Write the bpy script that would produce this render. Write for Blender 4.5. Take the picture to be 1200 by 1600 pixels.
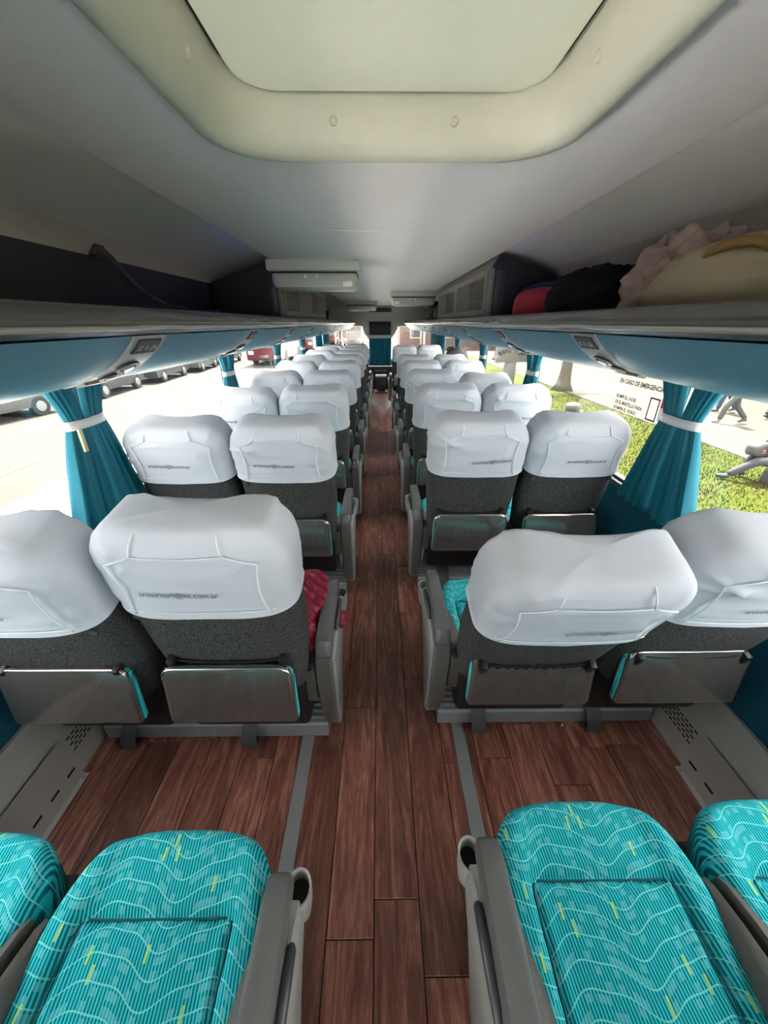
import bpy, bmesh, math, random
from mathutils import Vector, Matrix, noise

# ------------------------------------------------------------------ camera, sky, exposure
sc = bpy.context.scene
COL = sc.collection
for o in list(bpy.data.objects):
    bpy.data.objects.remove(o)
cd = bpy.data.cameras.new('camera')
cam = bpy.data.objects.new('camera', cd)
COL.objects.link(cam)
cam.location = (-0.01, 0.0, 1.5)
cam.rotation_euler = (math.radians(90 - 26.26), 0, math.radians(-0.6))
cd.sensor_fit = 'VERTICAL'
cd.sensor_height = 24.0
cd.lens = 24.0 * 600 / 1600
cd.clip_start = 0.02
cd.clip_end = 400
sc.camera = cam
sc.view_settings.view_transform = 'Standard'
sc.view_settings.look = 'None'
sc.view_settings.gamma = 1.0
sc.view_settings.use_curve_mapping = False
sc.view_settings.exposure = 3.58
sc.cycles.use_denoising = True
sc.cycles.max_bounces = 10
sc.cycles.diffuse_bounces = 6
sc.cycles.transparent_max_bounces = 16
sc.cycles.sample_clamp_indirect = 8
sc.cycles.caustics_reflective = False
sc.cycles.caustics_refractive = False
world = bpy.data.worlds.new('overcast_sky')
sc.world = world
world.use_nodes = True
_bg = world.node_tree.nodes['Background']
_bg.inputs[0].default_value = (1.0, 0.975, 0.97, 1)      # even bright overcast sky
_bg.inputs[1].default_value = 1.0

_sd = bpy.data.lights.new('sun', 'SUN')                    # hazy high sun, mostly on the ground outside
_sd.energy = 4.5; _sd.angle = math.radians(6); _sd.color = (1.0, 0.97, 0.92)
_so = bpy.data.objects.new('sun', _sd); COL.objects.link(_so)
_so.rotation_euler = (math.radians(-24), 0, 0)
RND = random.Random(7)
R = math.radians
PI = math.pi

# ------------------------------------------------------------------ helpers
def lin(c):
    c = c / 255.0
    return c / 12.92 if c <= 0.04045 else ((c + 0.055) / 1.055) ** 2.4
def rgb(r, g, b):
    return (lin(r), lin(g), lin(b), 1)

class NT:
    """small node-tree writer"""
    def __init__(self, m):
        m.use_nodes = True
        self.t = m.node_tree
        self.b = self.t.nodes['Principled BSDF']
        self.out = self.t.nodes['Material Output']
    def n(self, kind, **kw):
        nd = self.t.nodes.new(kind)
        for k, v in kw.items():
            setattr(nd, k, v)
        return nd
    def l(self, a, b):
        self.t.links.new(a, b)
    def math(self, op, a, b=None, c=None):
        nd = self.n('ShaderNodeMath', operation=op)
        for i, v in enumerate((a, b, c)):
            if v is None:
                continue
            if isinstance(v, (int, float)):
                nd.inputs[i].default_value = v
            else:
                self.l(v, nd.inputs[i])
        return nd.outputs[0]
    def mix(self, f, a, b):
        nd = self.n('ShaderNodeMix', data_type='RGBA')
        for s, v in ((nd.inputs[0], f), (nd.inputs[6], a), (nd.inputs[7], b)):
            if isinstance(v, (int, float)):
                s.default_value = v
            elif isinstance(v, tuple):
                s.default_value = v
            else:
                self.l(v, s)
        return nd.outputs[2]
    def obj(self):
        return self.n('ShaderNodeTexCoord').outputs['Object']
    def noise(self, vec, scale, detail=3, rough=0.5):
        nd = self.n('ShaderNodeTexNoise')
        nd.inputs['Scale'].default_value = scale
        nd.inputs['Detail'].default_value = detail
        nd.inputs['Roughness'].default_value = rough
        if vec is not None:
            self.l(vec, nd.inputs['Vector'])
        return nd
    def bump(self, h, strength, dist=0.01):
        nd = self.n('ShaderNodeBump')
        nd.inputs['Strength'].default_value = strength
        nd.inputs['Distance'].default_value = dist
        self.l(h, nd.inputs['Height'])
        self.l(nd.outputs[0], self.b.inputs['Normal'])

MATS = {}
def mat(name, col, rough=0.5, metal=0.0, var=0.12, vscale=30, bump=0.0, bscale=300, spec=0.5, emit=None, estr=0):
    """plain procedural material: base colour with soft noise variation and fine relief"""
    m = bpy.data.materials.new(name)
    t = NT(m)
    c = rgb(*col)
    o = t.obj()
    if var:
        nz = t.noise(o, vscale, 2)
        lo = tuple(x * (1 - var) for x in c[:3]) + (1,)
        hi = tuple(min(1, x * (1 + var)) for x in c[:3]) + (1,)
        t.l(t.mix(nz.outputs[0], lo, hi), t.b.inputs['Base Color'])
    else:
        t.b.inputs['Base Color'].default_value = c
    t.b.inputs['Roughness'].default_value = rough
    t.b.inputs['Metallic'].default_value = metal
    t.b.inputs['Specular IOR Level'].default_value = spec
    if bump:
        t.bump(t.noise(o, bscale, 2).outputs[0], bump, 0.004)
    if emit:
        t.b.inputs['Emission Color'].default_value = rgb(*emit)
        t.b.inputs['Emission Strength'].default_value = estr
    MATS[name] = m
    return m

# ---- material palette
mat('cover_cloth', (196, 199, 207), 0.75, var=0.02, vscale=12, bump=0.12, bscale=1200, spec=0.25)
mat('cover_seam', (228, 230, 235), 0.75, var=0.02, spec=0.25)
mat('stitch_teal', (6, 84, 92), 0.9, var=0.1)
mat('print_ink', (92, 96, 110), 0.7, var=0)
mat('vinyl_grey', (80, 76, 72), 0.55, var=0.08, bump=0.2, bscale=500)
mat('plastic_grey', (92, 92, 91), 0.28, var=0.05, bump=0.1, bscale=900)
mat('plastic_side', (140, 140, 136), 0.45, var=0.05, bump=0.1, bscale=900)
mat('plastic_dark', (58, 60, 62), 0.4, var=0.08)
mat('black_plastic', (22, 22, 23), 0.45, var=0.1)
mat('calf_shell', (140, 130, 125), 0.13, metal=0.75, var=0.08, vscale=6)
mat('chrome', (205, 205, 200), 0.22, metal=1.0, var=0.03)
mat('aluminium', (150, 152, 152), 0.35, metal=0.8, var=0.1, vscale=14)
mat('beam_metal', (136, 139, 142), 0.4, metal=0.2, var=0.12, vscale=10)
mat('strip_metal', (122, 123, 124), 0.45, metal=0.1, var=0.1, vscale=12)
mat('strap_dark', (66, 67, 69), 0.5, var=0.1)
mat('heater_metal', (176, 174, 168), 0.4, metal=0.3, var=0.1, vscale=9, bump=0.05)
mat('heater_plate', (168, 164, 158), 0.5, metal=0.15, var=0.12, vscale=7, bump=0.08)
mat('slot_black', (8, 8, 8), 0.8, var=0)
mat('ceiling_cloth', (236, 230, 233), 0.85, var=0.03, bump=0.35, bscale=700, spec=0.2)
mat('side_panel_cloth', (206, 203, 200), 0.85, var=0.04, bump=0.35, bscale=700, spec=0.2)
mat('band_cream', (196, 190, 178), 0.7, var=0.04, bump=0.2, bscale=600)
mat('rack_carpet', (78, 78, 80), 0.95, var=0.3, vscale=600, spec=0.1)
mat('rack_lip', (90, 89, 87), 0.26, var=0.04, bump=0.05, bscale=600)
mat('highlight_satin', (186, 184, 178), 0.25, metal=0.3, var=0.03)  # pale tone paints in the highlight of the rack lip
mat('hatch_frame', (198, 196, 182), 0.5, var=0.03, bump=0.15, bscale=600)
mat('hatch_panel', (208, 208, 192), 0.7, var=0.03, bump=0.3, bscale=500)
def _translucent_lid(m):                       # moulded lid lets a little daylight through
    t = NT(m); tr = t.n('ShaderNodeBsdfTranslucent'); tr.inputs[0].default_value = rgb(214, 216, 190)
    mx = t.n('ShaderNodeMixShader'); mx.inputs[0].default_value = 0.014
    t.l(t.b.outputs[0], mx.inputs[1]); t.l(tr.outputs[0], mx.inputs[2]); t.l(mx.outputs[0], t.out.inputs[0])
_translucent_lid(MATS['hatch_panel'])
mat('rubber', (28, 28, 28), 0.7, var=0.1)
mat('unit_silver', (176, 176, 174), 0.35, metal=0.2, var=0.05)
mat('plate_dark', (38, 38, 36), 0.4, var=0.1)
mat('plate_text', (205, 205, 198), 0.5, var=0)
mat('lamp_lens', (150, 152, 150), 0.12, var=0.05, spec=0.8)
mat('tv_shell', (182, 182, 176), 0.45, var=0.03)
mat('tv_screen', (24, 26, 28), 0.4, var=0.05, spec=0.3)
mat('front_panel', (196, 196, 190), 0.55, var=0.04)
mat('duct_panel', (120, 117, 110), 0.5, var=0.05)
mat('duct_grille', (94, 91, 86), 0.5, var=0.05)
mat('window_frame', (26, 27, 29), 0.4, var=0.1)
mat('pillar_grey', (168, 170, 176), 0.5, var=0.05)
mat('shell_dark', (70, 72, 74), 0.8, var=0.1)
mat('tieback', (212, 214, 216), 0.6, var=0.04)
mat('tag_cream', (214, 204, 160), 0.7, var=0.05)
mat('red_plastic', (178, 40, 52), 0.35, var=0.06)
mat('magenta_quilt', (132, 10, 46), 0.45, var=0.2, vscale=60, bump=0.35, bscale=90)
mat('black_fleece', (20, 20, 22), 0.95, var=0.5, vscale=120, bump=0.8, bscale=180, spec=0.15)
mat('black_nylon', (17, 17, 19), 0.7, var=0.3, vscale=40, bump=0.3, bscale=60, spec=0.3)
mat('red_cloth', (140, 5, 30), 0.7, var=0.08, bump=0.1, bscale=200)
mat('mauve_plastic', (160, 138, 132), 0.4, var=0.2, vscale=25, bump=1.0, bscale=38)
mat('canvas_cream', (160, 148, 126), 0.8, var=0.08, vscale=14, bump=0.35, bscale=400)
mat('leather_tan', (124, 96, 44), 0.55, var=0.1)
mat('backpack_grey', (52, 52, 56), 0.7, var=0.12, vscale=20, bump=0.2, bscale=200)
mat('led_purple', (120, 70, 255), 0.5, var=0, emit=(120, 70, 255), estr=0.38)
mat('paper', (235, 235, 230), 0.8, var=0.03)
mat('sticker_ink', (20, 18, 16), 0.7, var=0)
mat('white_plastic', (225, 225, 222), 0.45, var=0.03)
mat('dash_black', (40, 41, 43), 0.5, var=0.15)
# outside
mat('road', (206, 200, 192), 0.9, var=0.14, vscale=1.2, bump=0.3, bscale=60, spec=0.2)
mat('bounce_strip', (198, 192, 182), 0.9, var=0.08, vscale=2, bump=0.2, bscale=50, spec=0.2)  # bright tone chosen to bounce daylight into the coach
mat('road_yellow', (58, 50, 26), 0.8, var=0.1, vscale=20)
mat('road_white', (150, 148, 144), 0.8, var=0.1, vscale=20)
mat('parking_tarmac', (60, 57, 53), 0.9, var=0.1, vscale=1.2, spec=0.1)
mat('path', (60, 55, 48), 0.9, var=0.07, vscale=3, bump=0.2, bscale=50, spec=0.2)
mat('kerb', (54, 50, 44), 0.85, var=0.08)
mat('car_white', (62, 62, 61), 0.25, var=0.02)
mat('car_silver', (52, 53, 55), 0.28, metal=0.3, var=0.02)
mat('car_grey', (44, 45, 48), 0.28, metal=0.3, var=0.02)
mat('car_glass', (14, 15, 16), 0.35, var=0.05)
mat('tyre', (22, 22, 22), 0.8, var=0.1)
mat('bus_red', (72, 12, 17), 0.35, var=0.04)
mat('bus_white', (76, 72, 70), 0.35, var=0.03)
mat('bark', (62, 54, 44), 0.95, var=0.35, vscale=9, bump=0.9, bscale=22)
mat('leaf', (56, 74, 30), 0.7, var=0.3, vscale=4)
mat('concrete', (60, 58, 55), 0.85, var=0.1, vscale=8, bump=0.3, bscale=60)
mat('sign_board', (66, 64, 62), 0.6, var=0.04)
mat('sign_ink', (24, 23, 23), 0.6, var=0)
mat('wall_cream', (120, 110, 92), 0.85, var=0.07, vscale=1.5)
mat('wall_white', (130, 127, 122), 0.85, var=0.05, vscale=1.5)
mat('brick_pink', (62, 44, 38), 0.85, var=0.15, vscale=6)
mat('skin', (104, 66, 50), 0.55, var=0.06)
mat('hair_dark', (46, 34, 28), 0.7, var=0.2, vscale=80)
mat('trouser_khaki', (54, 49, 43), 0.85, var=0.12, vscale=12)
mat('trouser_blue', (38, 44, 60), 0.85, var=0.12, vscale=12)
mat('trouser_grey', (42, 40, 42), 0.85, var=0.15, vscale=12)
mat('trouser_dark', (34, 33, 36), 0.85, var=0.12, vscale=12)
mat('top_blue', (42, 52, 72), 0.85, var=0.1)
mat('top_grey', (46, 44, 46), 0.85, var=0.1)
mat('top_tan', (60, 52, 42), 0.85, var=0.1)
mat('top_dark', (34, 34, 38), 0.85, var=0.1)
mat('shoe_brown', (52, 38, 30), 0.6, var=0.1)
mat('shoe_dark', (32, 30, 30), 0.6, var=0.1)
mat('bag_outdoor', (46, 45, 46), 0.7, var=0.12, vscale=20)
mat('leaf_litter', (150, 112, 78), 0.9, var=0.5, vscale=30)

def special_materials():
    # teal moquette: fine ribs, pale waves, pale checks, yellow-green dashes
    m = bpy.data.materials.new('teal_moquette'); t = NT(m); MATS['moquette'] = m
    sx = t.n('ShaderNodeSeparateXYZ'); t.l(t.obj(), sx.inputs[0])
    x, y = sx.outputs[0], sx.outputs[1]
    rib = t.math('SINE', t.math('ADD', t.math('MULTIPLY', x, 2 * PI / 0.0062), t.math('MULTIPLY', y, 2 * PI / 0.0062 * 0.10)))
    ribm = t.math('SMOOTH_MIN', 1.0, t.math('MAXIMUM', t.math('MULTIPLY_ADD', rib, 1.6, 0.5), 0.0), 0.1)
    wave = t.math('ADD', y, t.math('ADD', t.math('MULTIPLY', t.math('SINE', t.math('MULTIPLY_ADD', x, 2 * PI / 0.20, 0.8)), 0.017),
                                   t.math('MULTIPLY', t.math('SINE', t.math('MULTIPLY', x, 2 * PI / 0.087)), 0.004)))
    row = t.math('DIVIDE', wave, 0.034)
    fr = t.math('FRACT', row)
    line = t.math('LESS_THAN', fr, 0.075)
    cellx = t.math('FLOOR', t.math('DIVIDE', x, 0.0105))
    cx = t.n('ShaderNodeCombineXYZ'); t.l(cellx, cx.inputs[0]); t.l(t.math('FLOOR', t.math('DIVIDE', wave, 0.017)), cx.inputs[1])
    wn = t.n('ShaderNodeTexWhiteNoise', noise_dimensions='2D'); t.l(cx.outputs[0], wn.inputs['Vector'])
    chk = t.math('MULTIPLY', t.math('GREATER_THAN', wn.outputs[0], 0.70), t.math('LESS_THAN', t.math('ABSOLUTE', t.math('SUBTRACT', t.math('FRACT', t.math('DIVIDE', wave, 0.017)), 0.5)), 0.3))
    cy = t.n('ShaderNodeCombineXYZ')
    t.l(t.math('FLOOR', t.math('DIVIDE', x, 0.0056)), cy.inputs[0]); t.l(t.math('FLOOR', t.math('DIVIDE', y, 0.024)), cy.inputs[1])
    wn2 = t.n('ShaderNodeTexWhiteNoise', noise_dimensions='2D'); t.l(cy.outputs[0], wn2.inputs['Vector'])
    dash = t.math('GREATER_THAN', wn2.outputs[0], 0.987)
    base = t.mix(ribm, rgb(4, 104, 116), rgb(48, 196, 202))
    base = t.mix(t.math('MULTIPLY', chk, 0.42), base, rgb(120, 196, 202))
    base = t.mix(t.math('MULTIPLY', line, 0.75), base, rgb(126, 214, 212))
    base = t.mix(t.math('MULTIPLY', dash, 0.62), base, rgb(196, 222, 84))
    t.l(base, t.b.inputs['Base Color'])
    t.b.inputs['Roughness'].default_value = 0.9
    t.b.inputs['Specular IOR Level'].default_value = 0.2
    t.bump(ribm, 0.25, 0.001)
    # charcoal speckled carpet on seat backs
    m = bpy.data.materials.new('charcoal_carpet'); t = NT(m); MATS['carpet'] = m
    nz = t.noise(t.obj(), 420, 2, 0.8)
    rp = t.n('ShaderNodeValToRGB'); t.l(nz.outputs[0], rp.inputs[0])
    rp.color_ramp.elements[0].position = 0.42; rp.color_ramp.elements[0].color = rgb(26, 26, 27)
    rp.color_ramp.elements[1].position = 0.72; rp.color_ramp.elements[1].color = rgb(112, 112, 112)
    t.l(rp.outputs[0], t.b.inputs['Base Color']); t.b.inputs['Roughness'].default_value = 0.95
    t.b.inputs['Specular IOR Level'].default_value = 0.15
    t.bump(nz.outputs[0], 0.4, 0.002)
    # mahogany vinyl planks
    m = bpy.data.materials.new('mahogany_plank'); t = NT(m); MATS['wood'] = m
    oi = t.n('ShaderNodeObjectInfo')
    off = t.n('ShaderNodeVectorMath', operation='ADD')
    cxyz = t.n('ShaderNodeCombineXYZ')
    t.l(t.math('MULTIPLY', oi.outputs['Random'], 37.0), cxyz.inputs[0]); t.l(t.math('MULTIPLY', oi.outputs['Random'], 91.0), cxyz.inputs[1])
    mp = t.n('ShaderNodeMapping'); t.l(t.obj(), mp.inputs[0]); mp.inputs['Scale'].default_value = (1, 0.11, 1)
    t.l(mp.outputs[0], off.inputs[0]); t.l(cxyz.outputs[0], off.inputs[1])
    n1 = t.noise(off.outputs[0], 20, 5, 0.55); n1.inputs['Distortion'].default_value = 2.2
    n2 = t.noise(off.outputs[0], 190, 3, 0.6)
    f = t.math('ADD', t.math('MULTIPLY', n1.outputs[0], 0.7), t.math('MULTIPLY', n2.outputs[0], 0.3))
    rp = t.n('ShaderNodeValToRGB'); t.l(f, rp.inputs[0])
    e = rp.color_ramp.elements
    e[0].position = 0.36; e[0].color = rgb(84, 50, 43)
    e[1].position = 0.64; e[1].color = rgb(160, 108, 92)
    md = e.new(0.5); md.color = rgb(120, 76, 65)
    tone = t.math('MULTIPLY_ADD', oi.outputs['Random'], 0.62, 0.62)
    hv = t.n('ShaderNodeHueSaturation'); t.l(rp.outputs[0], hv.inputs['Color']); t.l(tone, hv.inputs['Value'])
    t.l(hv.outputs[0], t.b.inputs['Base Color'])
    t.b.inputs['Roughness'].default_value = 0.38
    t.b.inputs['Specular IOR Level'].default_value = 0.35
    t.bump(n2.outputs[0], 0.08, 0.001)
    # teal wall carpet
    m = bpy.data.materials.new('teal_wall_carpet'); t = NT(m); MATS['teal_wall'] = m
    nz = t.noise(t.obj(), 260, 2, 0.7)
    t.l(t.mix(nz.outputs[0], rgb(0, 62, 84), rgb(14, 98, 122)), t.b.inputs['Base Color'])
    t.b.inputs['Roughness'].default_value = 0.95; t.bump(nz.outputs[0], 0.3, 0.002)
    # curtain cloth: lets some daylight through
    m = bpy.data.materials.new('teal_curtain'); t = NT(m); MATS['curtain'] = m
    nz = t.noise(t.obj(), 400, 2)
    colr = t.mix(nz.outputs[0], rgb(0, 104, 128), rgb(14, 132, 152))
    t.l(colr, t.b.inputs['Base Color']); t.b.inputs['Roughness'].default_value = 0.6
    t.b.inputs['Sheen Weight'].default_value = 0.2
    tr = t.n('ShaderNodeBsdfTranslucent'); t.l(colr, tr.inputs[0])
    mx = t.n('ShaderNodeMixShader'); mx.inputs[0].default_value = 0.22
    t.l(t.b.outputs[0], mx.inputs[1]); t.l(tr.outputs[0], mx.inputs[2]); t.l(mx.outputs[0], t.out.inputs[0])
    # light blue ribbed rack panels
    m = bpy.data.materials.new('blue_rack_panel'); t = NT(m); MATS['blue_panel'] = m
    sx = t.n('ShaderNodeSeparateXYZ'); t.l(t.obj(), sx.inputs[0])
    w = t.math('SINE', t.math('MULTIPLY', sx.outputs[1], 2 * PI / 0.009))
    nz = t.noise(t.obj(), 5, 2)
    t.l(t.mix(nz.outputs[0], rgb(88, 142, 166), rgb(102, 156, 178)), t.b.inputs['Base Color'])
    t.b.inputs['Roughness'].default_value = 0.45
    t.bump(w, 0.10, 0.001)
    # window glass
    m = bpy.data.materials.new('window_glass'); t = NT(m); MATS['glass'] = m
    tr = t.n('ShaderNodeBsdfTransparent'); tr.inputs[0].default_value = (0.93, 0.95, 0.94, 1)
    gl = t.n('ShaderNodeBsdfGlossy'); gl.inputs['Roughness'].default_value = 0.02
    mx = t.n('ShaderNodeMixShader')
    fz = t.noise(t.obj(), 2.0, 1)
    t.l(t.math('MULTIPLY_ADD', fz.outputs[0], 0.03, 0.03), mx.inputs[0])
    t.l(tr.outputs[0], mx.inputs[1]); t.l(gl.outputs[0], mx.inputs[2]); t.l(mx.outputs[0], t.out.inputs[0])
    # grass
    m = bpy.data.materials.new('lawn'); t = NT(m); MATS['grass'] = m
    o = t.obj()
    n1 = t.noise(o, 1.1, 4, 0.6); n2 = t.noise(o, 26, 3, 0.7)
    dry = t.mix(n2.outputs[0], rgb(48, 45, 20), rgb(76, 68, 42))
    grn = t.mix(n2.outputs[0], rgb(38, 45, 7), rgb(64, 68, 18))
    rp = t.n('ShaderNodeValToRGB'); t.l(n1.outputs[0], rp.inputs[0])
    rp.color_ramp.elements[0].position = 0.5; rp.color_ramp.elements[1].position = 0.68
    t.l(t.mix(rp.outputs[0], grn, dry), t.b.inputs['Base Color'])
    t.b.inputs['Roughness'].default_value = 0.95; t.b.inputs['Specular IOR Level'].default_value = 0.1
    t.bump(n2.outputs[0], 0.8, 0.05)
    # down channels on the quilted jacket
    m = MATS['magenta_quilt']; t = NT(m)
    wv = t.n('ShaderNodeTexWave'); wv.inputs['Scale'].default_value = 13; wv.inputs['Distortion'].default_value = 2.5; wv.inputs['Detail'].default_value = 2
    wv.bands_direction = 'DIAGONAL'
    t.l(t.obj(), wv.inputs['Vector']); t.bump(wv.outputs['Fac'], 0.9, 0.012)
special_materials()

class MB:
    """collects faces, builds ONE mesh"""
    def __init__(self):
        self.v = []; self.f = []
    def add(self, vs, fs):
        o = len(self.v)
        self.v += [tuple(p) for p in vs]
        self.f += [tuple(i + o for i in f) for f in fs]
        return self
    def box(self, x0, x1, y0, y1, z0, z1):
        vs = [(x, y, z) for z in (z0, z1) for y in (y0, y1) for x in (x0, x1)]
        return self.add(vs, [(0, 2, 3, 1), (4, 5, 7, 6), (0, 1, 5, 4), (2, 6, 7, 3), (0, 4, 6, 2), (1, 3, 7, 5)])
    def bbox(self, x0, x1, y0, y1, z0, z1, b=0.005):
        """box with all edges bevelled"""
        b = min(b, (x1 - x0) / 2.1, (y1 - y0) / 2.1, (z1 - z0) / 2.1)
        bm = bmesh.new()
        bmesh.ops.create_cube(bm, size=1)
        for v in bm.verts:
            v.co = Vector(((x0 + x1) / 2 + v.co.x * (x1 - x0), (y0 + y1) / 2 + v.co.y * (y1 - y0), (z0 + z1) / 2 + v.co.z * (z1 - z0)))
        bmesh.ops.bevel(bm, geom=list(bm.edges), offset=b, segments=2, affect='EDGES', profile=0.5)
        return self.bm(bm)
    def bm(self, bm):
        bm.verts.index_update()
        self.add([v.co[:] for v in bm.verts], [[v.index for v in f.verts] for f in bm.faces])
        bm.free()
        return self
    def loft(self, loops, close=True, cap0=False, cap1=False):
        n = len(loops[0]); vs = [p for l in loops for p in l]; fs = []
        m = n if close else n - 1
        for i in range(len(loops) - 1):
            for j in range(m):
                a = i * n + j; b = i * n + (j + 1) % n
                fs.append((a, b, b + n, a + n))
        if cap0: fs.append(tuple(range(n - 1, -1, -1)))
        if cap1: fs.append(tuple((len(loops) - 1) * n + j for j in range(n)))
        return self.add(vs, fs)
    def prism(self, pts, axis, a, b):
        """extrude 2D polygon along axis ('x': pts are (y,z), 'y': (x,z), 'z': (x,y))"""
        def P(p, t):
            return {'x': (t, p[0], p[1]), 'y': (p[0], t, p[1]), 'z': (p[0], p[1], t)}[axis]
        return self.loft([[P(p, a) for p in pts], [P(p, b) for p in pts]], True, True, True)
    def tube(self, path, r, seg=8, rs=None):
        path = [Vector(p) for p in path]; loops = []
        up = Vector((0, 0, 1))
        for i, p in enumerate(path):
            d = (path[min(i + 1, len(path) - 1)] - path[max(i - 1, 0)])
            d = d.normalized() if d.length > 1e-9 else Vector((0, 1, 0))
            ref = up if abs(d.dot(up)) < 0.95 else Vector((1, 0, 0))
            a = d.cross(ref).normalized(); b = a.cross(d)
            rr = rs[i] if rs else r
            loops.append([p + (a * math.cos(2 * PI * k / seg) + b * math.sin(2 * PI * k / seg)) * rr for k in range(seg)])
        return self.loft(loops, True, True, True)
    def ribbon(self, path, wdir, w, th, ndir):
        """flat strap of width w (along wdir) and thickness th along a path"""
        wd = Vector(wdir) * (w / 2); nd = Vector(ndir) * th; loops = []
        for p in path:
            p = Vector(p); loops.append([p - wd, p + wd, p + wd + nd, p - wd + nd])
        return self.loft(loops, True, True, True)
    def disc(self, c, r, axis, a, b, seg=20, r2=None):
        r2 = r if r2 is None else r2
        l = []
        for t, rr in ((a, r), (b, r2)):
            ring = []
            for k in range(seg):
                u, v = rr * math.cos(2 * PI * k / seg), rr * math.sin(2 * PI * k / seg)
                ring.append({'x': (t, c[0] + u, c[1] + v), 'y': (c[0] + u, t, c[1] + v), 'z': (c[0] + u, c[1] + v, t)}[axis])
            l.append(ring)
        return self.loft(l, True, True, True)
    def mesh(self, name, material, smooth=None):
        me = bpy.data.meshes.new(name)
        me.from_pydata(self.v, [], self.f)
        bm = bmesh.new(); bm.from_mesh(me)
        bmesh.ops.recalc_face_normals(bm, faces=bm.faces)
        bm.to_mesh(me); bm.free()
        me.materials.append(MATS[material])
        if smooth is not None:
            me.polygons.foreach_set('use_smooth', [True] * len(me.polygons))
            if smooth < 180:
                me.set_sharp_from_angle(angle=R(smooth))
        me.update()
        return me
    def build(self, name, material, parent=None, smooth=35, loc=None):
        return place(self.mesh(name, material, smooth), name, parent, loc)

def place(me, name, parent=None, loc=None, rot=None):
    o = bpy.data.objects.new(name, me)
    COL.objects.link(o)
    if parent is not None: o.parent = parent
    if loc is not None: o.location = loc
    if rot is not None: o.rotation_euler = rot
    return o
def empty(name, loc=(0, 0, 0), rz=0, parent=None):
    o = bpy.data.objects.new(name, None)
    o.empty_display_size = 0.1
    COL.objects.link(o); o.location = loc; o.rotation_euler = (0, 0, rz)
    if parent is not None: o.parent = parent
    return o
def tag(o, label, cat, group=None):
    o['label'] = label; o['category'] = cat
    if group: o['group'] = group
    return o
def struct(o, label=None, cat=None):
    o['kind'] = 'structure'
    if label: o['label'] = label
    if cat: o['category'] = cat
    return o

def text_geom(s, size, align='LEFT', weight=0.0):
    """flat outline mesh of a line of lettering -> verts, faces in XY"""
    cu = bpy.data.curves.new('lettering', 'FONT')
    cu.body = s; cu.size = size; cu.align_x = align; cu.resolution_u = 2; cu.offset = weight
    ob = bpy.data.objects.new('lettering', cu); COL.objects.link(ob)
    bpy.context.view_layer.update()
    dg = bpy.context.evaluated_depsgraph_get()
    me = ob.evaluated_get(dg).to_mesh()
    vs = [v.co[:] for v in me.vertices]; fs = [tuple(p.vertices) for p in me.polygons]
    ob.evaluated_get(dg).to_mesh_clear()
    bpy.data.objects.remove(ob); bpy.data.curves.remove(cu)
    return vs, fs

def rrect(hx, hy, r, z, cx=0, cy=0, seg=8):
    pts = []
    r = min(r, hx * 0.999, hy * 0.999)
    for sx, sy, a0 in ((1, 1, 0), (-1, 1, 90), (-1, -1, 180), (1, -1, 270)):
        for k in range(seg + 1):
            a = R(a0 + 90 * k / seg)
            pts.append((cx + sx * (hx - r) + r * math.cos(a), cy + sy * (hy - r) + r * math.sin(a), z))
    return pts
def lerp(a, b, t): return a + (b - a) * t
def sm(a, b, x):
    t = max(0, min(1, (x - a) / (b - a))); return t * t * (3 - 2 * t)

# ------------------------------------------------------------------ setting: shell of the coach
Y0B, Y1F = -2.4, 11.2           # back and front ends of the saloon
WX = 1.24                       # inner face of the side walls
SILL, HEAD = 0.74, 1.47         # window bottom / top
PILLARS = [-1.75, -0.1, 1.62, 3.32, 5.0, 6.69, 8.35, 9.9]
CEIL = 1.85
HCX, HCY, HHX, HHY = 0.015, 0.695, 0.385, 0.45   # roof hatch centre and half sizes

def floor():
    fl = MB().box(-1.26, 1.26, Y0B, Y1F, -0.08, -0.006).build('floor', 'slot_black', smooth=None)
    struct(fl, 'mahogany wood-look plank floor running down the coach aisle', 'floor')
    rnd = random.Random(3)
    w = 0.13
    meshes = {}
    for L in (0.92, 0.46, 0.7):
        bm = bmesh.new(); bmesh.ops.create_cube(bm, size=1)
        for v in bm.verts:
            v.co = Vector((v.co.x * (w - 0.0024), v.co.y * (L - 0.0024), v.co.z * 0.006 - 0.003))
        top = [e for e in bm.edges if all(v.co.z > -0.001 for v in e.verts)]
        bmesh.ops.bevel(bm, geom=top, offset=0.0011, segments=1, affect='EDGES')
        meshes[L] = MB().bm(bm).mesh('plank', 'wood', None)
    k = -9
    while -0.033 + w * k < 1.12:
        x0 = -0.033 + w * k
        y = -0.4 - rnd.random() * 0.9
        while y < 10.3:
            L = rnd.choice((0.92, 0.92, 0.92, 0.7, 0.46))
            if abs(x0 + w / 2) > 0.45 and y > 4.5:      # out of sight below the far seats: longer runs
                L = 0.92
            place(meshes[L], 'plank', fl, (x0 + w / 2, y + L / 2, 0))
            y += L
        k += 1
    for i, s in enumerate((-1, 1)):
        b = MB()
        b.prism([(-0.025, 0.0), (-0.022, 0.005), (0.022, 0.005), (0.025, 0.0)], 'y', -0.8, 10.2)
        o = b.build('trim_%d' % (i + 1), 'strip_metal', None, None, (s * 0.304, 0, 0.0005))
        struct(o, 'grey metal floor track along the %s side of the aisle' % ('left' if s < 0 else 'right'), 'floor track')
floor()

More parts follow.
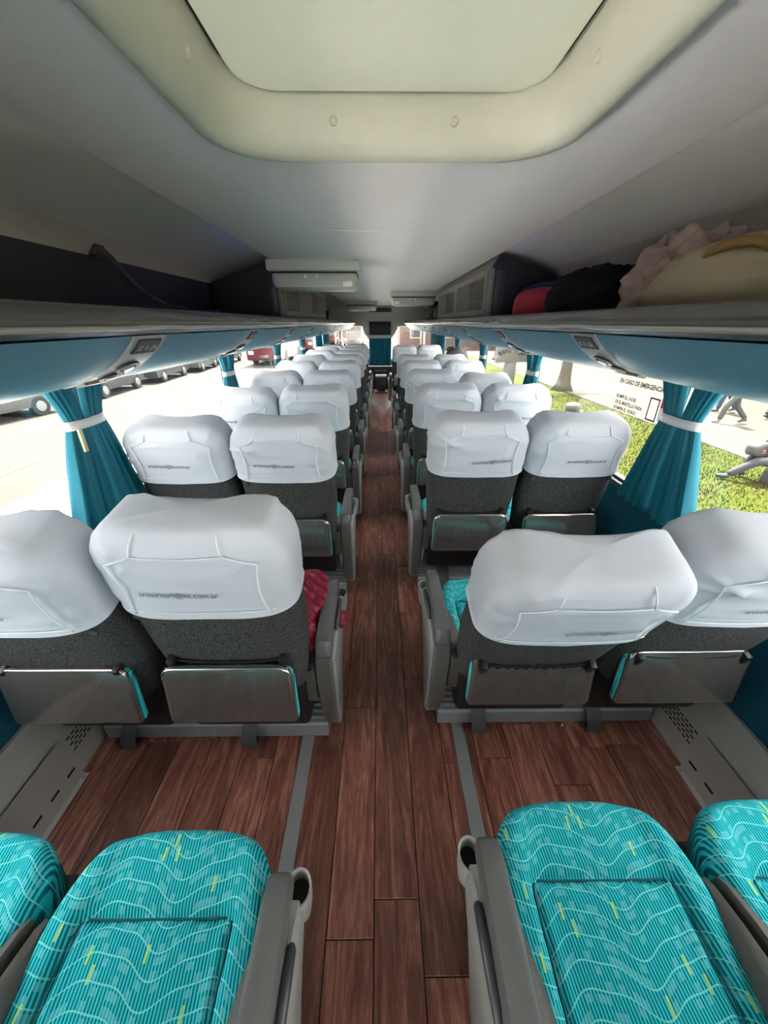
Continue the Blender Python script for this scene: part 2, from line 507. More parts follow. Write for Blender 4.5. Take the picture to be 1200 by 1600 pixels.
def side_walls():
    for s, nm in ((-1, 'left'), (1, 'right')):
        b = MB()
        xa, xb = sorted((s * WX, s * (WX + 0.05)))
        b.box(xa, xb, Y0B, Y1F, -0.5, SILL)
        w = b.build('wall_' + nm, 'teal_wall', smooth=None)
        struct(w, 'teal carpeted lower side wall of the coach on the %s' % nm, 'wall')
        # sill ledge
        b = MB(); b.bbox(*sorted((s * (WX - 0.02), s * (WX + 0.06))), Y0B, 10.4, SILL - 0.01, SILL + 0.018, 0.006)
        b.build('sill', 'plastic_dark', w)
        # upper wall behind the rack
        b = MB(); b.box(xa, xb, Y0B, Y1F, HEAD, 2.1)
        b.build('upper_wall', 'shell_dark', w, None)
        for p in PILLARS:
            b = MB(); b.bbox(*sorted((s * (WX - 0.012), s * (WX + 0.045))), p - 0.045, p + 0.045, SILL + 0.015, HEAD + 0.01, 0.01)
            b.build('pillar', 'pillar_grey', w)
side_walls()

WIN = []
def windows():
    n = 1
    for s, nm in ((-1, 'left'), (1, 'right')):
        for i in range(len(PILLARS) - 1):
            a, c = PILLARS[i] + 0.045, PILLARS[i + 1] - 0.045
            e = empty('window_%d' % n, (s * (WX + 0.03), (a + c) / 2, SILL)); n += 1
            struct(e, 'clear coach window on the %s, %s' % (nm, ['beside the rearmost aisle', 'beside the teal cushions', 'between the first and second tied curtains', 'between the second and third tied curtains', 'between the third and fourth tied curtains', 'between the fourth curtain and the drawn curtains', 'behind the drawn curtains near the front'][i]), 'window')
            h = (c - a) / 2
            b = MB()
            for ya, yb, za, zb in ((-h, h, 0.0, 0.03), (-h, h, HEAD - SILL - 0.03, HEAD - SILL), (-h, -h + 0.008, 0.03, HEAD - SILL - 0.03), (h - 0.008, h, 0.03, HEAD - SILL - 0.03)):
                b.box(-0.012, 0.012, ya, yb, za, zb)
            b.build('window_frame', 'window_frame', e, None)
            MB().box(-0.003, 0.003, -h + 0.008, h - 0.008, 0.03, HEAD - SILL - 0.03).build('pane', 'glass', e, None)
            # chrome bead on the sill
            MB().bbox(*sorted((-s * 0.014, -s * 0.026)), -h + 0.01, h - 0.01, 0.022, 0.034, 0.003).build('bead', 'aluminium', e)
            WIN.append(e)
windows()

def ends():
    # rear bulkhead with the back window of the coach
    b = MB()
    b.box(-1.3, 1.3, Y0B - 0.06, Y0B, -0.5, 0.8); b.box(-1.3, 1.3, Y0B - 0.06, Y0B, 1.6, 2.1)
    b.box(-1.3, -1.0, Y0B - 0.06, Y0B, 0.8, 1.6); b.box(1.0, 1.3, Y0B - 0.06, Y0B, 0.8, 1.6)
    w = b.build('wall_back', 'front_panel', smooth=None); struct(w, 'grey rear bulkhead behind the camera', 'wall')
    g = MB().box(-1.0, 1.0, Y0B - 0.035, Y0B - 0.025, 0.8, 1.6).build('window_20', 'glass', smooth=None)
    struct(g, 'rear window of the coach', 'window')
    # front: header above windscreen, lower wall, windscreen
    b = MB()
    b.box(-1.29, 1.29, Y1F - 0.05, Y1F, -0.5, 0.62)
    w = b.build('wall_front', 'dash_black', smooth=None); struct(w, 'dark front wall below the windscreen', 'wall')
    b = MB(); b.prism([(9.9, 1.43), (10.0, 1.40), (Y1F, 1.62), (Y1F, 2.1), (9.9, 2.1)], 'x', -1.24, 1.24)
    h = b.build('trim_3', 'front_panel', smooth=None); struct(h, 'grey header panel above the windscreen at the front', 'panel')
    g = MB().box(-1.2, 1.2, Y1F - 0.03, Y1F - 0.02, 0.62, 1.75).build('window_21', 'glass', smooth=None)
    struct(g, 'windscreen at the front of the coach', 'window')
    b = MB(); b.bbox(-1.2, 1.2, 10.55, Y1F - 0.06, 0.0, 0.66, 0.05)
    d = b.build('dashboard', 'dash_black'); tag(d, 'black dashboard below the windscreen', 'dashboard')
ends()

def ceiling():
    # lowered centre panel with an opening for the roof hatch
    X = 0.676
    b = MB()
    hx, hy = HHX - 0.05, HHY - 0.05
    x0, x1, y0, y1 = HCX - hx, HCX + hx, HCY - hy, HCY + hy
    for xa, xb, ya, yb in ((-X, X, Y0B, y0), (-X, X, y1, 9.9), (-X, x0, y0, y1), (x1, X, y0, y1)):
        b.box(xa, xb, ya, yb, CEIL, CEIL + 0.012)
    for s in (-1, 1):
        b.box(*sorted((s * X, s * (X - 0.012))), Y0B, 9.9, CEIL + 0.012, CEIL + 0.022)
    c = b.build('ceiling', 'ceiling_cloth', smooth=None)
    struct(c, 'pale grey cloth ceiling panel down the middle of the coach', 'ceiling')
    # a cross seam in the lining
    MB().tube([(x, 2.0 + 0.02 * math.sin(x * 5), CEIL - 0.0005) for x in (-0.30, -0.2, -0.1, 0.0, 0.05)], 0.0016, 6).build('lining_seam', 'ceiling_cloth', c)
    for s in (-1, 1):
        prof = [(0.63, 1.905), (0.75, 1.885), (0.9, 1.855), (1.02, 1.818), (1.06, 1.80)]
        MB().loft([[(s * x, Y0B, z) for x, z in prof], [(s * x, 9.9, z) for x, z in prof]], False).build('side_panel', 'side_panel_cloth', c, 60)
        prof = [(1.06, 1.80), (1.10, 1.78), (1.135, 1.745), (1.14, 1.735)]
        MB().loft([[(s * x, Y0B, z) for x, z in prof], [(s * x, 9.9, z) for x, z in prof]], False).build('cream_band', 'band_cream', c, 60)
        MB().box(*sorted((s * 0.680, s * 0.688)), 2.05, 2.7, CEIL + 0.022, CEIL + 0.028).build('light_strip', 'led_purple', c, None)
    r = MB()
    for s in (-1, 1):
        xa, xb = sorted((s * 0.45, s * 1.3)); r.box(xa, xb, Y0B, Y1F, 2.06, 2.1)
    r.box(-0.45, 0.45, Y0B, HCY - HHY, 2.06, 2.1); r.box(-0.45, 0.45, HCY + HHY, Y1F, 2.06, 2.1)
    r.build('roof_skin', 'shell_dark', c, None)
ceiling()

def hatch():
    e = empty('roof_hatch', (HCX, HCY, CEIL)); tag(e, 'cream roof hatch with rounded corners set in the ceiling', 'roof hatch')
    prof = [(0.0, 0.0, 0.15, 0.001), (-0.004, -0.004, 0.15, -0.016), (-0.014, -0.014, 0.145, -0.025), (-0.028, -0.028, 0.14, -0.026),
            (-0.040, -0.040, 0.135, -0.018), (-0.05, -0.05, 0.13, 0.0), (-0.060, -0.056, 0.125, 0.03), (-0.066, -0.062, 0.115, 0.06), (-0.070, -0.066, 0.11, 0.085)]
    loops = [rrect(HHX + a, HHY + c, r, z, seg=10) for a, c, r, z in prof]
    MB().loft(loops).build('frame', 'hatch_frame', e, 60)
    hx, hy = HHX - 0.080, HHY - 0.069
    MB().loft([rrect(hx + 0.012, hy + 0.012, 0.10, 0.083, seg=10), rrect(hx + 0.012, hy + 0.012, 0.10, 0.093, seg=10), rrect(hx - 0.004, hy - 0.004, 0.09, 0.093, seg=10), rrect(hx - 0.004, hy - 0.004, 0.09, 0.083, seg=10), rrect(hx + 0.012, hy + 0.012, 0.10, 0.083, seg=10)], True).build('gasket', 'rubber', e)
    MB().loft([rrect(hx, hy, 0.075, 0.082, seg=10), rrect(hx - 0.004, hy - 0.004, 0.072, 0.069, seg=10), rrect(hx - 0.02, hy - 0.02, 0.06, 0.063, seg=10), rrect(hx - 0.12, hy - 0.12, 0.02, 0.059, seg=10)], True, False, True).build('lid_panel', 'hatch_panel', e, 50)
    for x in (-0.12, 0.135):
        MB().loft([[(x + r * math.cos(2 * PI * k / 12), HHY - 0.056 - d, 0.03 + r * math.sin(2 * PI * k / 12)) for k in range(12)] for r, d in ((0.0085, -0.004), (0.0085, 0.003), (0.005, 0.006))], True, False, True).build('screw_cap', 'hatch_frame', e)
    for s in (-1, 1):
        MB().loft([[(s * (HHX - 0.058 - d), 0.17 + r * math.cos(2 * PI * k / 12), 0.03 + r * math.sin(2 * PI * k / 12)) for k in range(12)] for r, d in ((0.0085, -0.004), (0.0085, 0.004), (0.005, 0.007))], True, False, True).build('screw_cap', 'hatch_frame', e)
hatch()

def heater_ducts():
    for s, nm in ((-1, 'left'), (1, 'right')):
        e = empty('heater_duct', (s * 1.11, 0, 0))
        tag(e, 'grey metal heater duct along the foot of the %s wall' % nm, 'heater duct')
        m = -s  # local +x*s points to the wall
        def L(pts, ya, yb): return [[(s * x, ya, z) for x, z in pts], [(s * x, yb, z) for x, z in pts]]
        # the continuous housing
        prof = [(0.015, 0.0), (0.018, 0.012), (0.045, 0.165), (0.062, 0.20), (0.075, 0.212), (0.085, 0.226), (0.095, 0.242), (0.118, 0.258), (0.13, 0.262), (0.13, 0.0)]
        MB().loft(L(prof, -0.8, 10.2), True, True, True).build('housing', 'heater_metal', e, 30)
        MB().tube([(s * 0.123, -0.8, 0.264), (s * 0.123, 10.2, 0.264)], 0.005, 8).build('upper_trim', 'strip_metal', e)
        # flat cover plate with slots beside the front row of cushions
        pl = [(-0.018, 0.006), (0.0, 0.006), (0.032, 0.178), (0.036, 0.178), (0.004, 0.0025), (-0.018, 0.0025)]
        for ya, yb in ((-0.75, 0.86),):
            p = MB().loft(L(pl, ya, yb), True, True, True).build('cover_plate', 'heater_plate', e, None)
            for k in range(10):
                y = 0.83 - 0.075 * k
                t = 0.30
                x, z = lerp(0.0, 0.032, t), lerp(0.006, 0.178, t)
                c = Vector((s * (x - 0.0006), y, z)); up = Vector((s * 0.032, 0, 0.172)).normalized(); nn = Vector((-s * 0.172, 0, 0.032)).normalized()
                l = 0.018; h = 0.0042
                pts = [c + Vector((0, a, 0)) * l + up * (bb * h) for a, bb in ((-1, -0.6), (-0.85, -1), (0.85, -1), (1, -0.6), (1, 0.6), (0.85, 1), (-0.85, 1), (-1, 0.6))]
                MB().loft([[q - nn * 0.001 for q in pts], [q + nn * 0.0008 for q in pts]], True, True, True).build('slot', 'slot_black', p, None)
            for y in (0.845,):
                MB().disc((s * -0.009, y), 0.005, 'z', 0.006, 0.009, 10).build('bolt', 'aluminium', p)
        # perforated vent ahead of the plate
        g = MB()
        a0, a1 = Vector((s * 0.018, 0, 0.012)), Vector((s * 0.045, 0, 0.165))
        up = (a1 - a0).normalized(); nn = Vector((-s * up.z, 0, s * up.x)).normalized()
        if nn.x * s > 0: nn = -nn
        for yv in (0.90, 1.82):
            for i in range(7):
                for j in range(5):
                    c = a0 + up * (0.078 + j * 0.014) + Vector((0, yv + i * 0.024 + (0.012 if j % 2 else 0), 0)) + nn * 0.0006
                    q = [c + Vector((0, aa * 0.0085, 0)) + up * (bb * 0.003) for aa, bb in ((-1, -1), (1, -1), (1, 1), (-1, 1))]
                    g.add(q, [(0, 1, 2, 3)])
        v = g.build('vent_perforations', 'slot_black', e, None); v['kind'] = 'stuff'
heater_ducts()

# ------------------------------------------------------------------ luggage racks
UNIT_Y = {-1: [1.0 + 0.91 * k for k in range(-1, 10)], 1: [1.17 + 0.91 * k for k in range(-1, 10)]}
SEATNO = {-1: ['33', '29', '25', '21', '17', '13', '9', '5', '1'], 1: ['35', '31', '27', '23', '19', '15', '11', '7', '3']}
def rack_face(t):
    """outline of the blue underside, from the lip (t=0) to the bottom edge (t=1)"""
    a = (0.588, 1.472); c = (0.80, 1.352); m = (0.655, 1.385)
    return ((1 - t) ** 2 * a[0] + 2 * t * (1 - t) * m[0] + t * t * c[0], (1 - t) ** 2 * a[1] + 2 * t * (1 - t) * m[1] + t * t * c[1])
def racks():
    meshes = {}
    for s, nm in ((-1, 'left'), (1, 'right')):
        e = empty('luggage_rack', (s * 0.56, 0, 1.5)); tag(e, 'grey overhead luggage rack with light blue underside panels along the %s side' % nm, 'luggage rack')
        O = Vector((s * 0.56, 0, 1.5))
        def pt(x, y, z): return (s * x - O.x, y, z - 1.5)
        ya, yb = Y0B, 9.85
        def ext(name, prof, mt, sm_=50, y0=ya, y1=yb, par=e, close=False, n=1):
            loops = [[pt(x, lerp(y0, y1, i / n), z) for x, z in prof] for i in range(n + 1)]
            return MB().loft(loops, close, close, close).build(name, mt, par, sm_)
        ext('shelf', [(0.66, 1.52), (1.14, 1.49), (1.14, 1.475), (0.66, 1.49)], 'rack_carpet', 40, close=True)
        ext('back_wall', [(1.14, 1.745), (1.165, 1.70), (1.17, 1.47), (1.19, 1.47), (1.19, 1.76)], 'rack_carpet', 40, close=True)
        lip = [(0.665, 1.535)] + [(0.592 + 0.042 * math.cos(a), 1.503 + 0.03 * math.sin(a)) for a in [R(x) for x in range(85, 270, 15)]] + [(0.600, 1.474), (0.64, 1.478), (0.70, 1.49)]
        # gently notched rail: dips at each reading unit
        loops = []
        N = 220
        for i in range(N + 1):
            y = lerp(ya, yb, i / N)
            d = min(abs(y - (u + 0.07)) for u in UNIT_Y[s])
            k = 0.006 * (1 - sm(0.06, 0.13, d))
            loops.append([pt(x + (k if 1.475 < z < 1.515 else 0), y, z) for x, z in lip])
        MB().loft(loops, True, True, True).build('lip_rail', 'rack_lip', e, 60)
        loops = []
        for i in range(N + 1):
            y = lerp(ya, yb, i / N)
            d = min(abs(y - (u + 0.07)) for u in UNIT_Y[s])
            k = 0.005 * (1 - sm(0.06, 0.13, d))
            loops.append([pt(0.5535 + k + 0.0055 * math.cos(2 * PI * q / 8), y, 1.489 + k * 0.3 + 0.0055 * math.sin(2 * PI * q / 8)) for q in range(8)])
        MB().loft(loops, True, True, True).build('lip_highlight', 'highlight_satin', e, 180)  # thin pale tube added as the highlight along the rounded lip edge
        ext('underside', [(0.80, 1.352), (0.86, 1.36), (1.23, 1.43), (1.23, 1.44), (0.85, 1.40)], 'rack_lip', 50, close=True)
        us = UNIT_Y[s]
        W = 0.15
        for i, u in enumerate(us):
            # reading light unit
            f = [rack_face(t / 10) for t in range(11)]
            fo = [(x - 0.004, z + 0.003 - 0.004) for x, z in f]
            back = [(0.82, 1.40), (0.64, 1.474)]
            lp = [[pt(x, u + o, z) for x, z in fo + back] for o in (0.0, W)]
            un = MB().loft(lp, True, True, True).build('reading_unit', 'unit_silver', e, 40)
            # number plate high on the unit
            def on(t, y, off):
                x, z = rack_face(t); x2, z2 = rack_face(min(1, t + 0.01)); x1, z1 = rack_face(max(0, t - 0.01))
                d = Vector((x2 - x1, z2 - z1)).normalized(); n = Vector((d.y, -d.x))
                if n.x > 0: n = -n
                return pt(x - 0.004 + n.x * off, y, z - 0.001 + n.y * off)
            def patch(y0, y1, t0, t1, off, th, seg=6):
                m = MB(); l0 = []; l1 = []
                ring = [(y0, lerp(t0, t1, k / seg)) for k in range(seg + 1)] + [(y1, lerp(t1, t0, k / seg)) for k in range(seg + 1)]
                return m.loft([[on(t, y, off) for y, t in ring], [on(t, y, off + th) for y, t in ring]], True, True, True)
            if u < 7:
                pl = patch(u + 0.02, u + W - 0.025, 0.05, 0.24, 0.0, 0.004).build('number_plate', 'plate_dark', un, 40)
                if 0.5 < u < 4.0:
                    k = i - 1
                    a = SEATNO[s][k]; bno = str(int(a) + 1)
                    tv, tf = text_geom('%s  R  |%s' % (a, bno), 0.022, 'CENTER', 0.0004)
                    vs = []
                    for x, y, _ in tv:
                        yy = u + W / 2 - 0.002 - s * x
                        vs.append(on(0.19 - (y / 0.022) * 0.1, yy, 0.0046))
                    mt = MB(); mt.add(vs, tf); mt.build('number', 'plate_text', un, None)
                # arch and the two swivel lamps
                for q, (t0, t1) in enumerate(((0.40, 0.60), (0.62, 0.80))):
                    ring = [(u + W / 2 + 0.045 * math.cos(2 * PI * j / 16), lerp(t0, t1, 0.5 + 0.5 * math.sin(2 * PI * j / 16))) for j in range(16)]
                    ring2 = [(u + W / 2 + 0.030 * math.cos(2 * PI * j / 16), lerp(t0, t1, 0.5 + 0.34 * math.sin(2 * PI * j / 16))) for j in range(16)]
                    MB().loft([[on(t, y, 0.0) for y, t in ring], [on(t, y, 0.006) for y, t in ring], [on(t, y, 0.006) for y, t in ring2], [on(t, y, 0.001) for y, t in ring2]], True, False, False).build('lamp_ring', 'plastic_dark', un, 40)
                    MB().loft([[on(t, y, 0.001) for y, t in ring2], [on(lerp(t, (t0 + t1) / 2, 0.4), lerp(y, u + W / 2, 0.4), 0.008) for y, t in ring2]], True, True, True).build('lamp_lens', 'lamp_lens', un, 60)
                patch(u + 0.015, u + W - 0.015, 0.84, 0.93, 0.0, 0.006).build('call_button_bar', 'plastic_side', un, 40)
            # blue panel up to the next unit
            y0 = u + W + 0.004
            y1 = us[i + 1] - 0.004 if i + 1 < len(us) else 9.85
            N = 10
            loops = []
            for j in range(N + 1):
                y = lerp(y0, y1, j / N); v = j / N
                bulge = 0.012 * (1 - abs(2 * v - 1) ** 4)
                fr = []
                for t in range(11):
                    x, z = rack_face(t / 10)
                    k = math.sin(PI * min(1, t / 10 * 0.9 + 0.05)) * bulge
                    fr.append(pt(x - k * 0.8, y, z - k))
                loops.append(fr + [pt(0.82, y, 1.40), pt(0.64, y, 1.474)])
            MB().loft(loops, True, True, True).build('blue_panel', 'blue_panel', e, 40)
        if s < 0:
            # moulded strut across the open rack
            path = [(1.15, 1.82, 1.76), (1.11, 1.82, 1.755), (1.07, 1.81, 1.72), (1.02, 1.80, 1.66), (0.96, 1.79, 1.60), (0.88, 1.78, 1.555), (0.78, 1.77, 1.535), (0.66, 1.76, 1.53)]
            m = MB(); loops = []
            for i, p in enumerate(path):
                w = 0.055 if i < 3 else 0.04
                c = Vector(pt(*p)); t = 0.016
                loops.append([c + Vector((0, -w / 2, -t)), c + Vector((0, w / 2, -t)), c + Vector((0, w / 2, t)), c + Vector((0, -w / 2, t))])
            m.loft(loops, True, True, True); m.bbox(*sorted((pt(1.15, 0, 0)[0], pt(1.10, 0, 0)[0])), 1.79, 1.85, 0.235, 0.275, 0.008)
            m.build('strut', 'plastic_dark', e, 50)
racks()

def ducts():
    for s, nm, y0, y1 in ((-1, 'left', 2.98, 5.2), (1, 'right', 2.74, 4.9)):
        e = empty('air_duct_box', (s * 0.66, y0, 1.535)); tag(e, 'grey louvred air duct box standing on the %s luggage rack' % nm, 'air duct')
        L = y1 - y0
        def q(x, y, z): return (s * (x - 0.66), y, z - 1.535)
        prof = [(0.67, 1.538), (0.67, 1.79), (0.72, 1.87), (1.13, 1.74), (1.13, 1.5)]
        MB().loft([[q(x, 0.0, z) for x, z in prof], [q(x, L, z) for x, z in prof]], True, True, True).build('body', 'black_plastic', e, None)
        prof = [(0.662, 1.79), (0.70, 1.86), (0.704, 1.855), (0.668, 1.79)]
        MB().loft([[q(x, 0.0, z) for x, z in prof], [q(x, L, z) for x, z in prof]], True, True, True).build('top_panel', 'duct_panel', e, None)
        n = 2
        for i in range(n):
            ya, yb = L * i / n + 0.01, L * (i + 1) / n - 0.01
            fr = MB()
            for a, c, za, zb in ((ya, yb, 1.54, 1.575), (ya, yb, 1.755, 1.79), (ya, ya + 0.05, 1.575, 1.755), (yb - 0.05, yb, 1.575, 1.755)):
                fr.box(*sorted((q(0.652, 0, 0)[0], q(0.668, 0, 0)[0])), a, c, za - 1.535, zb - 1.535)
            f = fr.build('louvre_frame', 'duct_panel', e, None)
            g = MB()
            mid = lerp(ya + 0.05, yb - 0.05, 0.48)
            for k in range(12):
                z = 1.58 + k * 0.0148
                g.box(*sorted((q(0.655, 0, 0)[0], q(0.664, 0, 0)[0])), ya + 0.05, mid, z - 1.535, z + 0.0085 - 1.535)
            k = mid
            while k < yb - 0.06:
                g.box(*sorted((q(0.655, 0, 0)[0], q(0.664, 0, 0)[0])), k, k + 0.022, 0.04, 0.22)
                k += 0.03
            gg = g.build('louvre_slats', 'duct_grille', f, None); gg['kind'] = 'stuff'
        MB().bbox(*sorted((q(0.66, 0, 0)[0], q(0.69, 0, 0)[0])), -0.03, 0.0, 0.0, 0.26, 0.004).build('end_frame', 'duct_panel', e)
        MB().bbox(*sorted((q(0.70, 0, 0)[0], q(0.76, 0, 0)[0])), -0.012, 0.0, 0.01, 0.25, 0.004).build('end_slat', 'plastic_dark', e)
ducts()

def monitors():
    w = 0.565
    for cx, y, lab in ((-0.42, 2.80, 'folded grey ceiling monitor nearest the camera, beside the left air duct'), (0.415, 5.4, 'folded grey ceiling monitor on the right of the aisle ahead of the duct'), (-0.33, 7.8, 'farthest folded grey ceiling monitor, left of the aisle near the front')):
        e = empty('ceiling_monitor', (cx, y, CEIL)); tag(e, lab, 'monitor', 'fold-down monitors on the ceiling')
        sg = 1 if cx < 0 else -1
        # wavy mounting base
        loops = []
        for j in range(17):
            u = -1 + 2 * j / 16
            th = 0.055 + 0.014 * math.sin(u * sg * 2.6)
            x = u * w / 2
            e_ = 0.0 if abs(u) < 0.95 else 0.01
            loops.append([(x, 0.0 + e_, -0.06), (x, 0.0 + e_, 0.0), (x, 0.3 - e_, 0.0), (x, 0.3 - e_, -0.06), (x, 0.28 - e_, -0.068), (x, 0.02 + e_, -0.068)])
        MB().loft(loops, True, True, True).build('mount', 'tv_shell', e, 40)
        wave = [(-w / 2 - 0.003 + w * 1.012 * j / 16, -0.002 - 0.018 * (0.5 + 0.5 * math.sin(-1.4 + (j / 16) * 4.4 * 1.0))) for j in range(17)]
        if sg < 0: wave = [(-x, z) for x, z in wave][::-1]
        pts = wave + [(w / 2 + 0.003, -0.058), (-w / 2 - 0.003, -0.058)]
        MB().prism(pts, 'y', -0.012, 0.002).build('mount_fascia', 'tv_shell', e, None)
        # folded screen housing
        m = MB()
        loops = []
        for z, ix, iy in ((-0.072, 0.02, 0.012), (-0.082, 0.016, 0.006), (-0.125, 0.018, 0.0), (-0.150, 0.03, 0.0), (-0.158, 0.045, 0.016)):
            loops.append(rrect(w / 2 - ix, 0.15 - iy, 0.03, z, 0, 0.152, 5))
        m.loft(loops, True, True, True).build('screen_housing', 'tv_shell', e, 35)
        MB().bbox(-w / 2 + 0.014, w / 2 - 0.014, 0.004, 0.296, -0.074, -0.066, 0.002).build('shadow_gap', 'black_plastic', e)
        for dx in (-0.05, 0.02):
            MB().disc((dx, -0.093), 0.009, 'y', -0.003, 0.006, 14).build('knob', 'white_plastic', e)
        MB().bbox(sg * 0.21 - 0.03, sg * 0.21 + 0.03, -0.006, 0.01, -0.145, -0.115, 0.004).build('latch', 'white_plastic', e)
        MB().bbox(-0.05, 0.03, 0.02, 0.05, -0.162, -0.156, 0.002).build('name_badge', 'unit_silver', e)
monitors()

def front_end():
    # screen in its housing, hanging from the header
    e = empty('front_television', (0.0, 9.85, 1.15)); tag(e, 'dark television in a grey housing above the front curtain', 'television')
    pts = [(-0.40, 0.45), (0.40, 0.45), (0.40, 0.22), (0.36, 0.12), (0.27, 0.02), (-0.27, 0.02), (-0.36, 0.12), (-0.40, 0.22)]
    MB().prism(pts, 'y', 0.0, 0.25).build('housing', 'front_panel', e, None)
    m = MB()
    for a, c, d, f in ((-0.3, 0.3, 0.06, 0.09), (-0.3, 0.3, 0.37, 0.40), (-0.3, -0.25, 0.09, 0.37), (0.25, 0.3, 0.09, 0.37)):
        m.bbox(a, c, -0.025, 0.0, d, f, 0.006)
    m.build('bezel', 'tv_shell', e)
    MB().bbox(-0.25, 0.25, -0.012, 0.002, 0.09, 0.37, 0.004).build('screen', 'tv_screen', e)
    MB().bbox(-0.26, 0.26, -0.03, 0.0, 0.025, 0.045, 0.004).build('control_strip', 'unit_silver', e)
    o = MB().loft([rrect(0.27, 0.045, 0.04, 0, seg=5), rrect(0.25, 0.035, 0.03, 0.03, seg=5)], True, True, True)
    o.v = [(x, z, y) for x, y, z in o.v]
    ob = o.build('ceiling_vent', 'black_plastic', None, 40, (0.0, 9.865, 1.76)); tag(ob, 'black oval vent above the front television', 'vent')
    # curtain across the gangway
    cur = empty('front_curtain', (0.0, 10.02, 0.55)); tag(cur, 'teal pleated curtain hanging below the front television', 'curtain')
    loops = []
    for i in range(7):
        z = lerp(0.62, 0.0, i / 6)
        loops.append([(-0.27 + 0.54 * j / 40, 0.018 * math.sin(j * 2 * PI / 5 + 0.3 * i), z) for j in range(41)])
    c = MB().loft(loops, False).build('drape', 'curtain', cur, 60)
    md = c.modifiers.new('thickness', 'SOLIDIFY'); md.thickness = 0.004
    MB().tube([(-0.3, 0, 0.625), (0.3, 0, 0.625)], 0.008).build('rail', 'aluminium', cur)
    p = MB().bbox(-0.30, 0.30, 10.0, 10.5, 0.0, 0.54, 0.02).build('engine_cover', 'dash_black'); tag(p, 'black console box under the front curtain', 'console')
    for x in (-0.09, -0.02, 0.05, 0.12):
        MB().disc((x, 0.44), 0.024, 'y', 9.985, 10.002, 14).build('dial', 'plastic_side', p)
    s = empty('step_stool', (0.02, 9.5, 0)); tag(s, 'small grey step stool at the far end of the aisle', 'stool')
    MB().bbox(-0.13, 0.13, -0.1, 0.12, 0.36, 0.40, 0.012).build('top', 'white_plastic', s)
    MB().bbox(-0.10, 0.10, -0.07, 0.1, 0.04, 0.36, 0.012).build('body', 'plastic_dark', s)
    MB().bbox(-0.14, 0.14, -0.11, 0.12, 0.0, 0.035, 0.008).build('foot', 'plastic_side', s)
front_end()

# ------------------------------------------------------------------ seats
BL = 0.712
def bw(s):      # half width of the back along its length
    return 0.203 + 0.020 * sm(0.0, 0.35, s) + 0.003 * sm(0.4, 0.6, s)
def prof_back(s, grow=0.0):
    """half width, rear depth, front depth, corner roundness at height s"""
    w = bw(s) + grow; s1 = BL - 0.115
    p = max(0, min(1, (s - s1) / (BL - s1)))
    w -= 0.105 * (1 - math.sqrt(max(0, 1 - p ** 2.1)))
    s2 = BL - 0.06; p2 = max(0, min(1, (s - s2) / (BL - s2)))
    k = 1 - 0.45 * (1 - math.sqrt(max(0, 1 - p2 ** 2)))
    dr = (0.082 + 0.012 * sm(0.35, 0.5, s) + grow) * k
    df = (0.055 + 0.02 * sm(0.1, 0.3, s) * (1 - sm(0.35, 0.5, s)) + grow) * k
    return w, dr, df
def back_pt(a, s, grow=0.0, n=4.2):
    w, dr, df = prof_back(s, grow)
    c, q = math.cos(a), math.sin(a)
    x = w * math.copysign(abs(c) ** (2 / n), c)
    d = math.copysign(abs(q) ** (2 / n), q); d = d * (df if d > 0 else dr)
    ax = abs(x) / max(w, 1e-4)
    wing = 0.032 * sm(0.38, 0.55, s) * ax ** 3
    if q > -0.2: d += wing * (1 if q > 0 else 0.4)
    if q < 0: d -= 0.012 * (1 - ax ** 2) * sm(0.3, 0.6, s) * 0.6
    p = sm(BL - 0.16, BL, s)
    top = p * 0.006 * (ax ** 2.2 - 0.55) * min(1, w / 0.2)
    return Vector((x, d, s + top))
def rear_pt(x, s, off=0.0, grow=0.0, n=4.2):
    w, dr, df = prof_back(s, grow)
    c = max(-0.999, min(0.999, x / w)); ca = math.copysign(abs(c) ** (n / 2), c)
    a = -math.acos(max(-1, min(1, ca)))
    p = back_pt(a, s, grow, n); p.y -= off
    return p

def back_mesh():
    N = 44; loops = []
    ss = [0.0, 0.03, 0.08, 0.15, 0.22, 0.29, 0.36, 0.42, 0.48, 0.54, 0.58, 0.61, 0.63, 0.645, 0.655]
    for s in ss:
        g = -0.012 * sm(0.45, 0.56, s)
        loops.append([back_pt(2 * PI * k / N, s, g) for k in range(N)])
    b = MB().loft(loops, True, True, True)
    return b.mesh('backrest', 'carpet', 50)

def pad_mesh():
    # teal upholstery on the front of the back, below the white cover
    loops = []
    for s in (0.02, 0.05, 0.12, 0.2, 0.3, 0.4, 0.48):
        g = 0.006 if 0.02 < s < 0.48 else 0.0
        loops.append([back_pt(R(40 + 100 * k / 24), s, g if 0 < k < 24 else -0.002) for k in range(25)])
    return MB().loft(loops, False).mesh('back_pad', 'moquette', 180)

